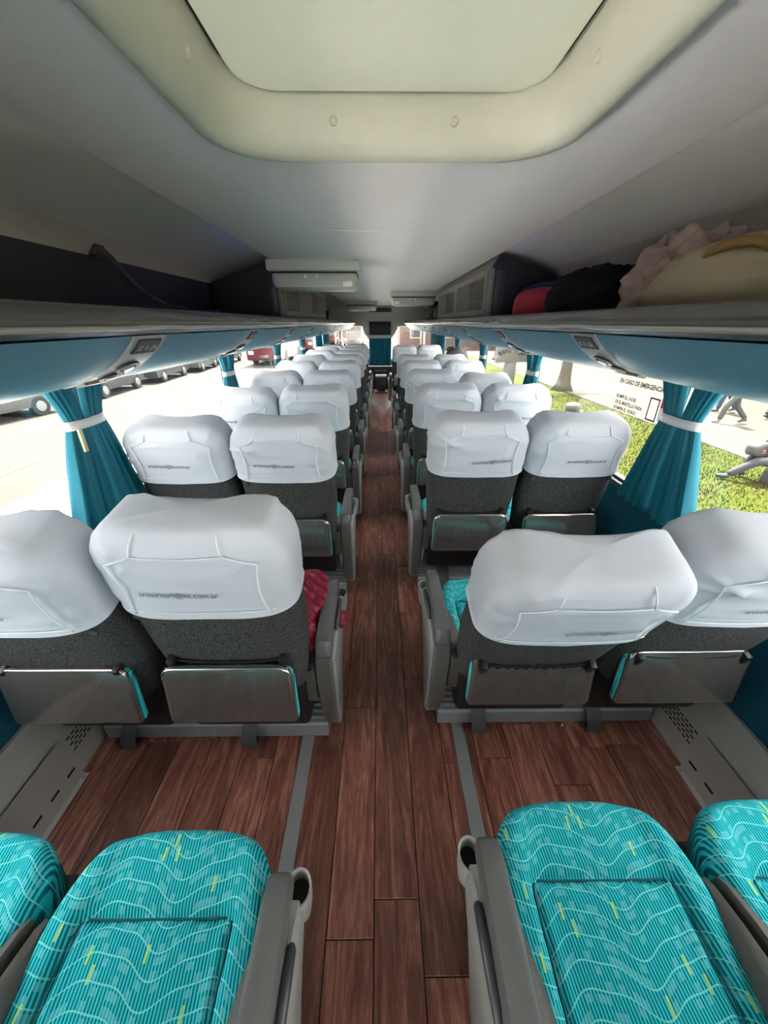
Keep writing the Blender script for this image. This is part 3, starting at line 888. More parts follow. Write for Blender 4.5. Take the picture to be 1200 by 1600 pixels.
def cover_mesh(seed):
    N = 72; G = 0.006; loops = []
    rnd = random.Random(seed)
    creases = []
    for k in range(10):
        sx = rnd.choice((-1, 1))
        creases.append((sx * rnd.uniform(0.08, 0.2), rnd.uniform(0.56, 0.70), rnd.uniform(-1.2, 1.2), rnd.uniform(0.05, 0.1), rnd.uniform(0.004, 0.0085), rnd.uniform(0.005, 0.010)))
    ss = [0.456] + [lerp(0.463, 0.60, i / 11) for i in range(12)] + [lerp(0.61, BL - 0.03, i / 11) for i in range(12)] + [BL - 0.022, BL - 0.014, BL - 0.008, BL - 0.003, BL]
    for i, s in enumerate(ss):
        lp = []
        for k in range(N):
            a = 2 * PI * k / N
            g = G + (0.004 if i == 0 else 0.0025 if i == 1 else 0)
            p = back_pt(a, s, g)
            # cloth: slight lift at top, horizontal pulls near the hem, creases at the corners
            e = 0.0
            e += 0.0034 * noise.noise(Vector((p.x * 9, s * 38 + seed * 7.1, p.y * 8))) * (1.0 if s < 0.56 else 0.5)
            e += 0.005 * noise.noise(Vector((p.x * 7 + seed * 3.3, s * 9, p.y * 9)))
            for cx, cs, ang, ln, am, wd in creases:
                dx, ds = p.x - cx, s - cs
                u = dx * math.cos(ang) + ds * math.sin(ang); v = -dx * math.sin(ang) + ds * math.cos(ang)
                if abs(u) < ln: e += am * math.exp(-(v / wd) ** 2) * (1 - (u / ln) ** 2)
            nv = Vector((p.x / 0.23, p.y / 0.08, 0)); nv.normalize()
            if s > BL - 0.05: nv = (nv + Vector((0, 0, 1.5 * sm(BL - 0.05, BL, s)))).normalized()
            p = p + nv * e
            if i == 0: p.z += 0.008 * math.cos(a * 2) - 0.004
            p.z += 0.004 * sm(BL - 0.03, BL, s)
            lp.append(p)
        loops.append(lp)
    # close the top over the dip
    cen = Vector((0, 0, 0))
    for p in loops[-1]: cen += p
    cen /= N; last = loops[-1]
    for f in (0.66, 0.33):
        loops.append([cen.lerp(p, f) + Vector((0, 0, (1 - f) * 0.003)) for p in last])
    b = MB().loft(loops, True, False, True)
    return b.mesh('headrest_cover', 'cover_cloth', 180)

def seam_mesh(seed):
    b = MB(); G = 0.0118
    # side seams running down the rear face, flaring to the top corners
    for sx in (-1, 1):
        path = []
        for i in range(13):
            t = i / 12
            s = lerp(0.460, 0.632, t)
            x = sx * (0.168 - 0.01 * math.sin(t * PI) + 0.0 * t)
            path.append(rear_pt(x, s, 0.0, G))
        b.tube(path, 0.0022, 6)
        path = [rear_pt(sx * lerp(0.168, 0.10, t), lerp(0.632, 0.664, t), 0, G) for t in (0, .25, .5, .75, 1)]
        b.tube(path, 0.0020, 6)
    b.tube([rear_pt(lerp(-0.10, 0.10, i / 12), 0.664 - 0.004 * math.sin(i / 12 * PI), 0.0, G) for i in range(13)], 0.0013, 6)
    # two seams going over the top from back to front
    for sx in (-1, 1):
        p0 = rear_pt(sx * 0.10, 0.664, 0.0, G)
        path = [p0]
        for t in (0.3, 0.6, 0.85):
            path.append(rear_pt(sx * (0.10 - 0.012 * t), lerp(0.664, BL, t), 0.0, G))
        for y in (-0.03, 0.0, 0.025):
            path.append(Vector((sx * 0.088, y, BL + 0.004 - 0.009)))
        b.tube(path, 0.0022, 6)
    # hem stitch
    b.tube([rear_pt(lerp(-0.185, 0.185, i / 24), 0.472, 0.0, G) for i in range(25)], 0.001, 5)
    return b.mesh('cover_seams', 'cover_seam', 180)

TXT = text_geom('arcoirissrl@ltc.com.ar', 0.0205, 'LEFT', 0.00025)
TXW = max(v[0] for v in TXT[0])
def print_mesh(x0, tilt, s0):
    k = 0.185 / TXW
    vs = []
    for x, y, z in TXT[0]:
        xx = x0 + x * k
        vs.append(rear_pt(xx, s0 + y * k * 1.15 + (x * k) * tilt, 0.0036, 0.0075))
    m = MB(); m.add(vs, TXT[1])
    return m.mesh('cover_print', 'print_ink', None)

def cushion_mesh():
    hx, hy, cy = 0.219, 0.255, 0.20; N = 72; n = 3.4
    def bd(a):
        c, q = math.cos(a), math.sin(a)
        return hx * math.copysign(abs(c) ** (2 / n), c), hy * math.copysign(abs(q) ** (2 / n), q)
    def zt(x, y):
        z = 0.432 + 0.022 * sm(-0.1, 0.42, y)
        # raised side bolsters and a sunken insert with a stitched groove
        z += 0.016 * sm(0.115, 0.165, abs(x))
        ins = max((abs(x) - 0.150) / 0.02, (y - 0.30) / 0.02)
        z -= 0.014 * math.exp(-(ins * 1.8) ** 2) + 0.004 * (ins < 0)
        z += 0.008 * sm(0.33, 0.42, y)
        return z
    loops = []
    rs = [0.02, 0.15, 0.30, 0.40] + [0.45 + 0.0165 * q for q in range(27)]
    for r in rs:
        lp = []
        for k in range(N):
            x, y = bd(2 * PI * k / N); x *= r; y = cy + y * r
            lp.append((x, y, zt(x, y)))
        loops.append(lp)
    for t in range(1, 8):
        a = t / 7 * PI * 0.62
        r = 0.88 + 0.12 * math.sin(min(a, PI / 2)) - (0.02 * (a - PI / 2) if a > PI / 2 else 0)
        lp = []
        for k in range(N):
            x, y = bd(2 * PI * k / N); x *= r; y = cy + y * r
            lp.append((x, y, zt(x, y) - 0.055 * (1 - math.cos(a))))
        loops.append(lp)
    loops.append([(x * 0.97, cy + (y - cy) * 0.97, 0.325) for x, y, z in loops[-1]])
    b = MB().loft(loops, True, True, True)
    path = [(-0.150, -0.04)] + [(-0.150, 0.0 + 0.03 * q) for q in range(1, 10)] + [(-0.146, 0.292), (-0.138, 0.299)] + [(-0.13 + 0.026 * q, 0.300) for q in range(11)] + [(0.138, 0.299), (0.146, 0.292)] + [(0.150, 0.27 - 0.03 * q) for q in range(10)]
    SM['stitch'] = MB().tube([(x, y, zt(x, y) + 0.0015) for x, y in path], 0.0022, 6).mesh('stitch_line', 'stitch_teal', 180)
    return b.mesh('cushion', 'moquette', 180)

def calf_meshes():
    # hinged calf rest: glossy shell facing back, teal padding on its inner side
    top, bot = Vector((0, -0.155, 0.625)), Vector((0, -0.172, 0.415))
    def outline(k, inset=0.0, low=0.0):
        pts = []
        hb, ht = 0.190 - inset, 0.185 - inset
        h = 0.105 - inset
        raw = [(-hb, -h), (hb, -h), (ht, h - low), (-ht, h - low)]
        rad = [0.012, 0.012, 0.035, 0.035]
        for i in range(4):
            p = Vector(raw[i]).to_2d(); a = (Vector(raw[i - 1]) - p).normalized(); c = (Vector(raw[(i + 1) % 4]) - p).normalized()
            for t in (0, 0.25, 0.5, 0.75, 1):
                q = p + a * rad[i] * (1 - t) ** 2 + c * rad[i] * t ** 2
                pts.append(q)
        mid = (top + bot) / 2; up = (top - bot).normalized(); nn = Vector((0, up.z, -up.y))
        return [mid + Vector((q.x, 0, 0)) + up * q.y + nn * k for q in pts]
    sh = MB().loft([outline(0.004, 0.012), outline(-0.003, 0.008), outline(-0.006, 0.002), outline(-0.002, 0.0), outline(0.006, 0.0)], True, True, True)
    sh.v = sh.v
    shell = MB().loft([outline(-0.0065, 0.010), outline(-0.005, 0.003), outline(-0.001, 0.0), outline(0.006, 0.0)], True, True, True).mesh('calf_rest', 'calf_shell', 40)
    pad = MB().loft([outline(0.006, 0.001, 0.016), outline(0.012, -0.002, 0.014), outline(0.026, -0.001, 0.016), outline(0.034, 0.008, 0.03)], True, True, True).mesh('calf_pad', 'moquette', 60)
    edge = MB()
    ol = outline(-0.0035, 0.003)[8:22]
    rim = MB().tube([p for p in outline(-0.0035, 0.0025)[9:21]], 0.0032, 6).mesh('calf_rim', 'chrome', 60)
    return shell, pad, rim

def net_mesh():
    b = MB(); s0, s1 = 0.175, 0.232
    def P(u, v): return rear_pt(lerp(-0.155, 0.155, u), lerp(s0, s1, v) - 0.010 * math.sin(u * PI) * v, 0.008)
    for v in (0.0, 1.0):
        b.tube([P(i / 14, v) for i in range(15)], 0.0035, 5)
    n = 11
    for i in range(n):
        for d in (0, 1):
            a, c = (i + 0.0) / n, (i + 1.0) / n
            b.tube([P(a, d), P((a + c) / 2, 0.5), P(c, 1 - d)], 0.0018, 4)
    return b.mesh('pocket_net', 'black_nylon', 60)

def arm_meshes(sg):
    """sg = +1: arm on the +x side. top pad, rear post, outer side panel with cup ring and lever"""
    out = {}
    ax = 0.255 * sg
    # top pad along y
    loops = []
    path = [(-0.040, 0.520, 0.8), (-0.036, 0.556, 0.95), (-0.02, 0.585, 1.0), (0.05, 0.598, 1.0), (0.16, 0.604, 0.98), (0.26, 0.606, 0.92), (0.302, 0.602, 0.86), (0.314, 0.590, 0.75), (0.318, 0.57, 0.62)]
    for i, (y, z, k) in enumerate(path):
        hw = 0.026 * k
        t = 0.05 if 0 < i < len(path) - 1 else 0.045
        prof = [(-hw, -t), (-hw, -0.012), (-hw * 0.86, -0.003), (-hw * 0.4, 0.0), (hw * 0.4, 0.0), (hw * 0.86, -0.003), (hw, -0.012), (hw, -t)]
        if i < 2:
            loops.append([(ax + px, y - pz * 0.0, z + pz * 0.6 - 0.006) for px, pz in prof])
        else:
            loops.append([(ax + px, y, z + pz) for px, pz in prof])
    out['arm_pad'] = MB().loft(loops, True, True, True).mesh('arm_pad', 'plastic_grey', 45)
    # rear post: curved upright from the pad down towards the floor
    loops = []
    for z, y, d, hw in ((0.535, -0.044, 0.05, 0.026), (0.50, -0.048, 0.06, 0.028), (0.42, -0.045, 0.075, 0.029), (0.32, -0.030, 0.085, 0.028), (0.22, -0.006, 0.09, 0.026), (0.14, 0.022, 0.085, 0.024), (0.105, 0.040, 0.07, 0.020), (0.09, 0.055, 0.04, 0.014)):
        loops.append([(ax - hw, y + 0.004, z), (ax - hw * 0.8, y - 0.001, z), (ax + hw * 0.8, y - 0.001, z), (ax + hw, y + 0.004, z), (ax + hw, y + d, z), (ax - hw, y + d, z)])
    out['arm_post'] = MB().loft(loops, True, True, True).mesh('arm_post', 'plastic_grey', 40)
    # outer side panel
    poly = [(-0.028, 0.515), (0.10, 0.540), (0.25, 0.540), (0.30, 0.515), (0.30, 0.47), (0.22, 0.38), (0.13, 0.24), (0.07, 0.12), (0.035, 0.11), (-0.005, 0.26)]
    x0, x1 = 0.257 * sg, 0.291 * sg
    m = MB()
    l0 = [(x0, y, z) for y, z in poly]; cyy = sum(p[0] for p in poly) / len(poly); czz = sum(p[1] for p in poly) / len(poly)
    l1 = [(lerp(x0, x1, 0.8), y, z) for y, z in poly]; l2 = [(x1, lerp(y, cyy, 0.06), lerp(z, czz, 0.06)) for y, z in poly]
    m.loft([l0, l1, l2], True, True, True)
    out['side_panel'] = m.mesh('side_panel', 'plastic_side', 30)
    # cup holder ring at the front end
    m = MB(); c = (0.279 * sg, 0.318)
    def ring(r, z): return [(c[0] + r * math.cos(2 * PI * k / 20) * 0.8, c[1] + r * math.sin(2 * PI * k / 20), z) for k in range(20)]
    m.loft([ring(0.022, 0.42), ring(0.030, 0.47), ring(0.032, 0.513), ring(0.031, 0.517), ring(0.027, 0.515), ring(0.025, 0.48)], True, True, False)
    out['cup_holder'] = m.mesh('cup_holder', 'plastic_side', 45)
    m = MB(); m.loft([[(c[0] + 0.0265 * math.cos(2 * PI * k / 20) * 0.8, c[1] + 0.0265 * math.sin(2 * PI * k / 20), z) for k in range(20)] for z in (0.46, 0.485)], True, True, True)
    out['cup_well'] = m.mesh('cup_well', 'slot_black', 45)
    # recline lever lying in the groove between pad and panel
    m = MB(); m.tube([(0.285 * sg, 0.235, 0.532), (0.288 * sg, 0.225, 0.552), (0.288 * sg, 0.17, 0.560), (0.287 * sg, 0.11, 0.556), (0.285 * sg, 0.085, 0.535)], 0.008, 8, [0.006, 0.009, 0.010, 0.009, 0.006])
    out['recline_lever'] = m.mesh('recline_lever', 'plastic_dark', 60)
    return out

def bolster_mesh(sg):
    # grey vinyl hip bolster tapering forward along the side of the cushion
    loops = []
    for y, z, w, h in ((-0.06, 0.50, 0.036, 0.14), (0.05, 0.508, 0.036, 0.12), (0.14, 0.498, 0.030, 0.10), (0.22, 0.482, 0.020, 0.08), (0.28, 0.464, 0.008, 0.06), (0.30, 0.45, 0.002, 0.05)):
        cx = 0.212 * sg
        loops.append([(cx - sg * w, y, z - h), (cx - sg * w, y, z - 0.022), (cx - sg * w * 0.5, y, z - 0.004), (cx + sg * 0.008, y, z), (cx + sg * 0.013, y, z - 0.012), (cx + sg * 0.013, y, z - h)])
    return MB().loft(loops, True, True, True).mesh('hip_bolster', 'vinyl_grey', 50)

def beam_mesh():
    # ribbed aluminium cross beam low behind the seat
    prof = [(0.045, 0.018), (0.045, 0.080), (0.052, 0.088), (0.066, 0.088)]
    for k in range(4):
        y = 0.068 + k * 0.020
        prof += [(y, 0.088 + 0.01 * k), (y + 0.003, 0.100 + 0.01 * k), (y + 0.013, 0.100 + 0.01 * k), (y + 0.016, 0.088 + 0.01 * k)]
    prof += [(0.16, 0.10), (0.16, 0.018)]
    return MB().prism(prof, 'x', -0.2325, 0.2325).mesh('cross_beam', 'beam_metal', None)
def strap_mesh():
    path = [(-0.07, 0.10, 0.135), (-0.07, 0.07, 0.115), (-0.07, 0.028, 0.085), (-0.07, 0.002, 0.050), (-0.07, 0.0, 0.016), (-0.07, 0.045, 0.004)]
    return MB().ribbon(path, (1, 0, 0), 0.058, 0.012, (0, 0.6, 0.6)).mesh('foot_strap', 'strap_dark', 60)

SM = {}
def seat_meshes():
    SM['back'] = back_mesh(); SM['pad'] = pad_mesh()
    SM['cover'] = [cover_mesh(k) for k in (1, 4, 9, 16)]
    SM['seams'] = seam_mesh(1)
    SM['print'] = {-1: print_mesh(-0.125, -0.03, 0.535), 1: print_mesh(-0.035, 0.05, 0.52), 2: print_mesh(-0.06, 0.01, 0.525)}
    SM['cushion'] = cushion_mesh()
    SM['calf'] = calf_meshes()
    SM['net'] = net_mesh()
    SM['arm'] = {1: arm_meshes(1), -1: arm_meshes(-1)}
    SM['bolster'] = {1: bolster_mesh(1), -1: bolster_mesh(-1)}
    SM['beam'] = beam_mesh(); SM['strap'] = strap_mesh()
    SM['bracket'] = MB().bbox(-0.010, 0.010, -0.022, 0.02, -0.035, 0.012, 0.004).mesh('net_bracket', 'black_plastic', 40)
    SM['stud'] = MB().disc((0, 0), 0.011, 'y', -0.006, 0.01, 14, 0.011).mesh('cover_stud', 'plastic_dark', 40)
    SM['frame'] = MB().bbox(-0.20, 0.20, 0.02, 0.42, 0.255, 0.33, 0.02).mesh('seat_frame', 'black_plastic', 40)
    SM['shroud'] = MB().bbox(-0.20, 0.20, -0.075, 0.03, 0.25, 0.47, 0.02).mesh('rear_shroud', 'black_plastic', 40)
    lg = MB(); lg.loft([[(-0.02, 0.09, 0.0), (0.02, 0.09, 0.0), (0.02, 0.36, 0.0), (-0.02, 0.36, 0.0)], [(-0.02, 0.10, 0.04), (0.02, 0.10, 0.04), (0.02, 0.35, 0.04), (-0.02, 0.35, 0.04)],
                       [(-0.018, 0.16, 0.16), (0.018, 0.16, 0.16), (0.018, 0.28, 0.16), (-0.018, 0.28, 0.16)], [(-0.02, 0.10, 0.265), (0.02, 0.10, 0.265), (0.02, 0.34, 0.265), (-0.02, 0.34, 0.265)]], True, True, True)
    SM['leg'] = lg.mesh('leg', 'plastic_dark', 30)
    wl = MB(); wl.bbox(-0.025, 0.025, 0.06, 0.36, 0.0, 0.27, 0.01); SM['wleg'] = wl.mesh('leg', 'plastic_dark', 30)
    SM['hub'] = MB().disc((0.0, 0.42), 0.035, 'x', -0.012, 0.012, 18).mesh('recline_hub', 'black_plastic', 40)
seat_meshes()

ORD = ['', 'first', 'second', 'third', 'fourth', 'fifth', 'sixth', 'seventh', 'eighth', 'ninth', 'tenth']
SEATS = {}
def seat(side, pos, row, y, tilt, variant, label, txt=None):
    """side -1 left / +1 right bank; pos 'aisle' or 'window'"""
    xc = side * (0.452 if pos == 'aisle' else 0.918)
    e = empty('coach_seat', (xc, y, 0))
    tag(e, label, 'seat', 'coach seats with white headrest covers' if row else 'teal coach seats nearest the camera')
    bk = place(SM['back'], 'backrest', e, (0, 0, 0.42), (R(tilt), 0, 0))
    cv = place(SM['cover'][variant % 4], 'headrest_cover', bk)
    place(SM['pad'], 'back_pad', bk)
    cv['label'] = 'white stretch cloth headrest cover'
    if variant % 2: cv.scale = (-1, 1, 1)
    place(SM['seams'], 'cover_seams', bk)
    if txt is None: txt = side if pos == 'aisle' or side < 0 else 2
    place(SM['print'][txt], 'cover_print', bk)
    place(SM['net'], 'pocket_net', bk)
    for s in (-1, 1):
        place(SM['bracket'], 'net_bracket', bk, rear_pt(s * 0.160, 0.232, 0.004))
        place(SM['stud'], 'cover_stud', bk, rear_pt(s * 0.185, 0.425, 0.0))
    cu = place(SM['cushion'], 'cushion', e); cu['label'] = 'teal patterned fabric cushion'
    place(SM['stitch'], 'stitch_line', cu)
    for s in (-1, 1):
        place(SM['bolster'][s], 'hip_bolster', e)
        place(SM['hub'], 'recline_hub', e, (s * 0.205, 0, 0))
    place(SM['frame'], 'seat_frame', e); place(SM['shroud'], 'rear_shroud', e)
    c = place(SM['calf'][0], 'calf_rest', e); place(SM['calf'][1], 'calf_pad', c); place(SM['calf'][2], 'calf_rim', c)
    c['label'] = 'glossy grey calf rest panel'
    bmo = place(SM['beam'], 'cross_beam', e)
    if pos == 'window': bmo.scale.x = 0.885; bmo.location.x = -side * 0.0265
    place(SM['strap'], 'foot_strap', e, (0, 0, 0))
    if pos == 'aisle':
        sg = -side
        a = SM['arm'][sg]
        ap = place(a['arm_pad'], 'arm_pad', e); place(a['arm_post'], 'arm_post', e)
        sp = place(a['side_panel'], 'side_panel', e)
        ch = place(a['cup_holder'], 'cup_holder', sp); place(a['cup_well'], 'cup_well', sp); place(a['recline_lever'], 'recline_lever', sp)
        place(SM['leg'], 'leg', e, (-side * 0.148, 0, 0.005)); place(SM['leg'], 'leg', e, (side * 0.15, 0, 0.001))
    else:
        a = SM['arm'][side]
        ap = place(a['arm_pad'], 'arm_pad', e); ap.location.x = -side * 0.045
        place(SM['leg'], 'leg', e, (-side * 0.12, 0, 0.001)); place(SM['wleg'], 'leg', e, (side * 0.15, 0, 0.001))
    SEATS[(side, pos, row)] = e
    return e

tilts = {(-1, 'aisle', 1): 11.5, (-1, 'window', 1): 17, (1, 'aisle', 1): 25, (1, 'window', 1): 20, (1, 'window', 4): 19, (-1, 'window', 3): 14, (1, 'aisle', 6): 13}
rt = random.Random(11)
def bank():
    v = 0
    for side, nm in ((-1, 'left'), (1, 'right')):
        for row in range(0, 10):
            if side > 0 and row > 7: continue
            y = 0.03 + 0.91 * row + (0.05 if side > 0 else 0)
            if side > 0 and row == 7: y = 7.85
            for pos in ('aisle', 'window'):
                t = tilts.get((side, pos, row), 11.5 + rt.uniform(-1.0, 1.6))
                if row == 0:
                    lab = 'teal patterned seat cushion nearest the camera, on the %s beside the %s' % (nm, 'aisle' if pos == 'aisle' else 'wall duct')
                elif side > 0 and row == 7:
                    lab = 'white-covered seat at the front end of the right bank, %s' % ('beside the aisle' if pos == 'aisle' else 'by the drawn window curtains')
                elif (side, pos, row) == (1, 'aisle', 1):
                    lab = 'most reclined white-covered seat, right of the aisle in the first row ahead'
                elif (side, pos, row) == (-1, 'aisle', 1):
                    lab = 'white-covered seat with a magenta jacket on it, left of the aisle'
                else:
                    lab = 'white-covered seat %s on the %s, %s row ahead of the teal cushions' % ('beside the aisle' if pos == 'aisle' else 'at the window', nm, ORD[row])
                v += 1
                seat(side, pos, row, y, t, v * 3 % 4 if row > 1 else {(-1, 'aisle'): 0, (-1, 'window'): 1, (1, 'aisle'): 2, (1, 'window'): 3}[(side, pos)], lab)
bank()

# ------------------------------------------------------------------ curtains
def curtain(s, yc, label, near=False):
    e = empty('window_curtain', (s * (WX - 0.045), yc, 0.70)); tag(e, label, 'curtain', 'teal curtains tied at the window pillars')
    zt = 1.42 - 0.70; ztie = 1.145 - 0.70
    for half in (-1, 1):
        loops = []; NV = 26; NU = 30
        for i in range(NV + 1):
            z = lerp(zt, 0.03, i / NV)
            if z > ztie:
                k = sm(0, 1, (z - ztie) / (zt - ztie)); k = k ** 0.8
                gap = 0.022 * (1 - abs(2 * (z - ztie) / (zt - ztie) - 1.1)) if k > 0 else 0
                outer = lerp(0.095, 0.185, k); inner = max(0.0, gap) + 0.004
                amp = lerp(0.008, 0.016, k)
            else:
                k = (ztie - z) / ztie; k = k ** 0.85
                outer = lerp(0.095, 0.235, k); inner = 0.004 + 0.0 * k
                amp = lerp(0.008, 0.024, k)
            if half < 0 and z > 0: outer *= 1.0
            lp = []
            for j in range(NU + 1):
                u = j / NU
                y = half * lerp(inner, outer, u)
                x = amp * (0.75 * math.sin(u * 2 * PI * 4.5 + half + 0.5 * math.sin(i * 0.25)) + 0.55 * math.sin(u * 2 * PI * 7.3 + yc * 9 + half * 2 + 0.04 * i) * (0.4 + u)) - 0.012 * math.sin(u * PI) - 0.01 * math.exp(-((z - ztie) / 0.05) ** 2) * 0
                lp.append((s * x, y, z))
            loops.append(lp)
        c = MB().loft(loops, False).build('curtain_panel', 'curtain', e, 180)
        md = c.modifiers.new('thickness', 'SOLIDIFY'); md.thickness = 0.003
    ring = []
    for zz, g in ((ztie - 0.017, 0.0), (ztie + 0.017, 0.0)):
        ring.append([(s * 0.031 * math.sin(a) * 1.0, 0.108 * math.cos(a), zz) for a in [2 * PI * k / 28 for k in range(28)]])
    t = MB().loft(ring, True).build('tieback', 'tieback', e, 180)
    md = t.modifiers.new('thickness', 'SOLIDIFY'); md.thickness = 0.004
    if near and s < 0:
        MB().bbox(0.028, 0.036, -0.098, -0.078, ztie - 0.10, ztie - 0.012, 0.002).build('tie_tag', 'tag_cream', e)
    return e
for s, nm in ((-1, 'left'), (1, 'right')):
    for i, y in enumerate((1.56, 3.2, 4.82, 6.45)):
        curtain(s, y - (0.03 if s > 0 and i == 0 else 0), 'teal curtain gathered by a white tieback on the %s, %s from the camera' % (nm, ORD[i + 1]), i == 0)
    for j, (ya, yb) in enumerate(((7.75, 8.6), (8.75, 9.75))):
        e = empty('drawn_curtain', (s * (WX - 0.05), (ya + yb) / 2, 0.7)); tag(e, 'teal curtain drawn across the %s window near the front, %s one' % (nm, 'nearer' if j == 0 else 'farther'), 'curtain', 'drawn teal curtains near the front')
        h = (yb - ya) / 2
        loops = [[(0.018 * math.sin(k * 2 * PI / 6 + 0.2 * i), lerp(-h, h, k / 60), lerp(0.74, 0.03, i / 8)) for k in range(61)] for i in range(9)]
        c = MB().loft(loops, False).build('drape', 'curtain', e, 180)
        md = c.modifiers.new('thickness', 'SOLIDIFY'); md.thickness = 0.003
        MB().tube([(0, -h - 0.03, 0.72), (0, h + 0.03, 0.72)], 0.006).build('rail', 'aluminium', e)

# emergency hammer strap, notices on the right window
e = empty('emergency_lever', (WX - 0.016, 1.63, 1.16)); tag(e, 'red emergency lever on the pillar behind the nearest right curtain', 'lever')
MB().loft([[(-0.02, -0.010, 0.02), (-0.02, 0.010, 0.02), (0.0, 0.010, 0.02), (0.0, -0.010, 0.02)], [(-0.022, -0.014, 0.0), (-0.022, 0.014, 0.0), (0.0, 0.014, 0.0), (0.0, -0.014, 0.0)], [(-0.015, -0.007, 0.24), (-0.015, 0.007, 0.24), (0.0, 0.007, 0.24), (0.0, -0.007, 0.24)]][1:] , True, True, True).build('handle', 'red_plastic', e)
MB().disc((0, -0.012), 0.008, 'x', -0.018, 0.0, 12).build('pivot', 'aluminium', e)

def notice():
    e = empty('emergency_notice', (WX + 0.022, 1.94, 1.008)); tag(e, 'dark lettered emergency instruction sticker on the right window', 'sticker')
    lines = [('EN CASO DE EMERGENCIA', 0.21, 0.030), ('ROMPE EL LACRE', 0.135, 0.024), ('DE EL MARTILLO PARA', 0.105, 0.024), ('ROMPER EL VIDRIO', 0.075, 0.024)]
    b = MB()
    y0 = 0.175
    for s_, z, size in lines:
        tv, tf = text_geom(s_, size, 'LEFT', 0.0011 if z > 0.2 else 0.0008)
        wmax = max(v[0] for v in tv)
        tw = 0.35 if z > 0.2 else 0.235 * len(s_) / 19
        b = MB(); b.add([(0, y0 - x * tw / wmax, z + y) for x, y, _ in tv], tf)
        b.build('text_line', 'sticker_ink', e, None)
    b = MB()
    for ya, yb, za, zb in ((-0.10, -0.170, 0.172, 0.179), (-0.10, -0.170, 0.075, 0.082), (-0.10, -0.107, 0.075, 0.179), (-0.163, -0.170, 0.075, 0.179)):
        b.box(-0.0005, 0.0005, yb, ya, za, zb)
    b.build('diagram', 'sticker_ink', e, None)
    e2 = empty('red_warning_tag', (WX - 0.004, 1.71, 1.10)); tag(e2, 'small red and white warning tag beside the nearest right curtain', 'tag')
    MB().box(-0.001, 0.001, -0.012, 0.012, 0.06, 0.11).build('red_field', 'red_plastic', e2, None)
    MB().box(-0.001, 0.001, -0.012, 0.012, 0.0, 0.06).build('white_field', 'paper', e2, None)
notice()

# ------------------------------------------------------------------ things left in the coach
def blob(name, material, loc, size, rot=0, seed=0, amp=0.15, freq=2.5, squash=0.5, parent=None, seg=(28, 18), ridge=0.0, n=2.6):
    """soft lumpy bag or garment resting on its flattened underside"""
    loops = []
    U, V = seg
    for i in range(1, V):
        ph = -PI / 2 + PI * i / V
        lp = []
        for k in range(U):
            a = 2 * PI * k / U
            c, q = math.cos(a), math.sin(a)
            f = abs(math.cos(ph)) ** (2 / n)
            x = math.copysign(abs(c) ** (2 / n), c) * f; y = math.copysign(abs(q) ** (2 / n), q) * f
            z = math.copysign(abs(math.sin(ph)) ** (2 / n), math.sin(ph))
            nz = noise.noise(Vector((x * freq + seed * 5.3, y * freq, z * freq)))
            r = 1 + amp * nz + amp * 0.5 * noise.noise(Vector((x * freq * 2.6, y * freq * 2.6 + seed, z * freq * 2.6)))
            if ridge: r += ridge * abs(noise.noise(Vector((x * 4.2 + seed, y * 4.2, z * 4.2))))
            z2 = z * r
            if z2 < -squash: z2 = -squash
            lp.append((x * r * size[0] / 2, y * r * size[1] / 2, (z2 + squash) / (1 + squash) * size[2]))
        loops.append(lp)
    b = MB().loft(loops, True, True, True)
    o = b.build(name, material, parent, 180, loc)
    o.rotation_euler = (0, 0, rot)
    return o

# magenta quilted jacket lying on the seat and poking out below the armrest
def jacket():
    e = empty('quilted_jacket', (-0.30, 1.13, 0.44)); tag(e, 'magenta quilted jacket bundled on the seat beside the left armrest', 'jacket')
    loops = []
    for i in range(1, 44):
        ph = -PI / 2 + PI * i / 44; lp = []; i = i / 2
        for k in range(36):
            a = 2 * PI * k / 36
            q = 0.016 * abs(math.sin(i * 0.86)) ** 0.6 + 0.007 * noise.noise(Vector((k * 0.8, i * 0.6, 2)))
            r = 1 + 0.18 * noise.noise(Vector((math.cos(a) * 2, math.sin(a) * 2, ph * 1.5)))
            lp.append((math.cos(a) * math.cos(ph) * 0.10 * r + math.cos(a) * q, math.sin(a) * math.cos(ph) * 0.19 * r + math.sin(a) * q, 0.105 + 0.10 * math.sin(ph) * r))
        loops.append(lp)
    MB().loft(loops, True, True, True).build('body', 'magenta_quilt', e, 180)
    # sleeve slipping out beside the arm
    path = [(0.03, 0.05, 0.09), (0.075, 0.03, 0.075), (0.115, 0.0, 0.085), (0.142, -0.03, 0.095), (0.150, -0.07, 0.08)]
    MB().tube(path, 0.03, 12, [0.035, 0.03, 0.022, 0.024, 0.014]).build('sleeve', 'magenta_quilt', e, 180)
jacket()

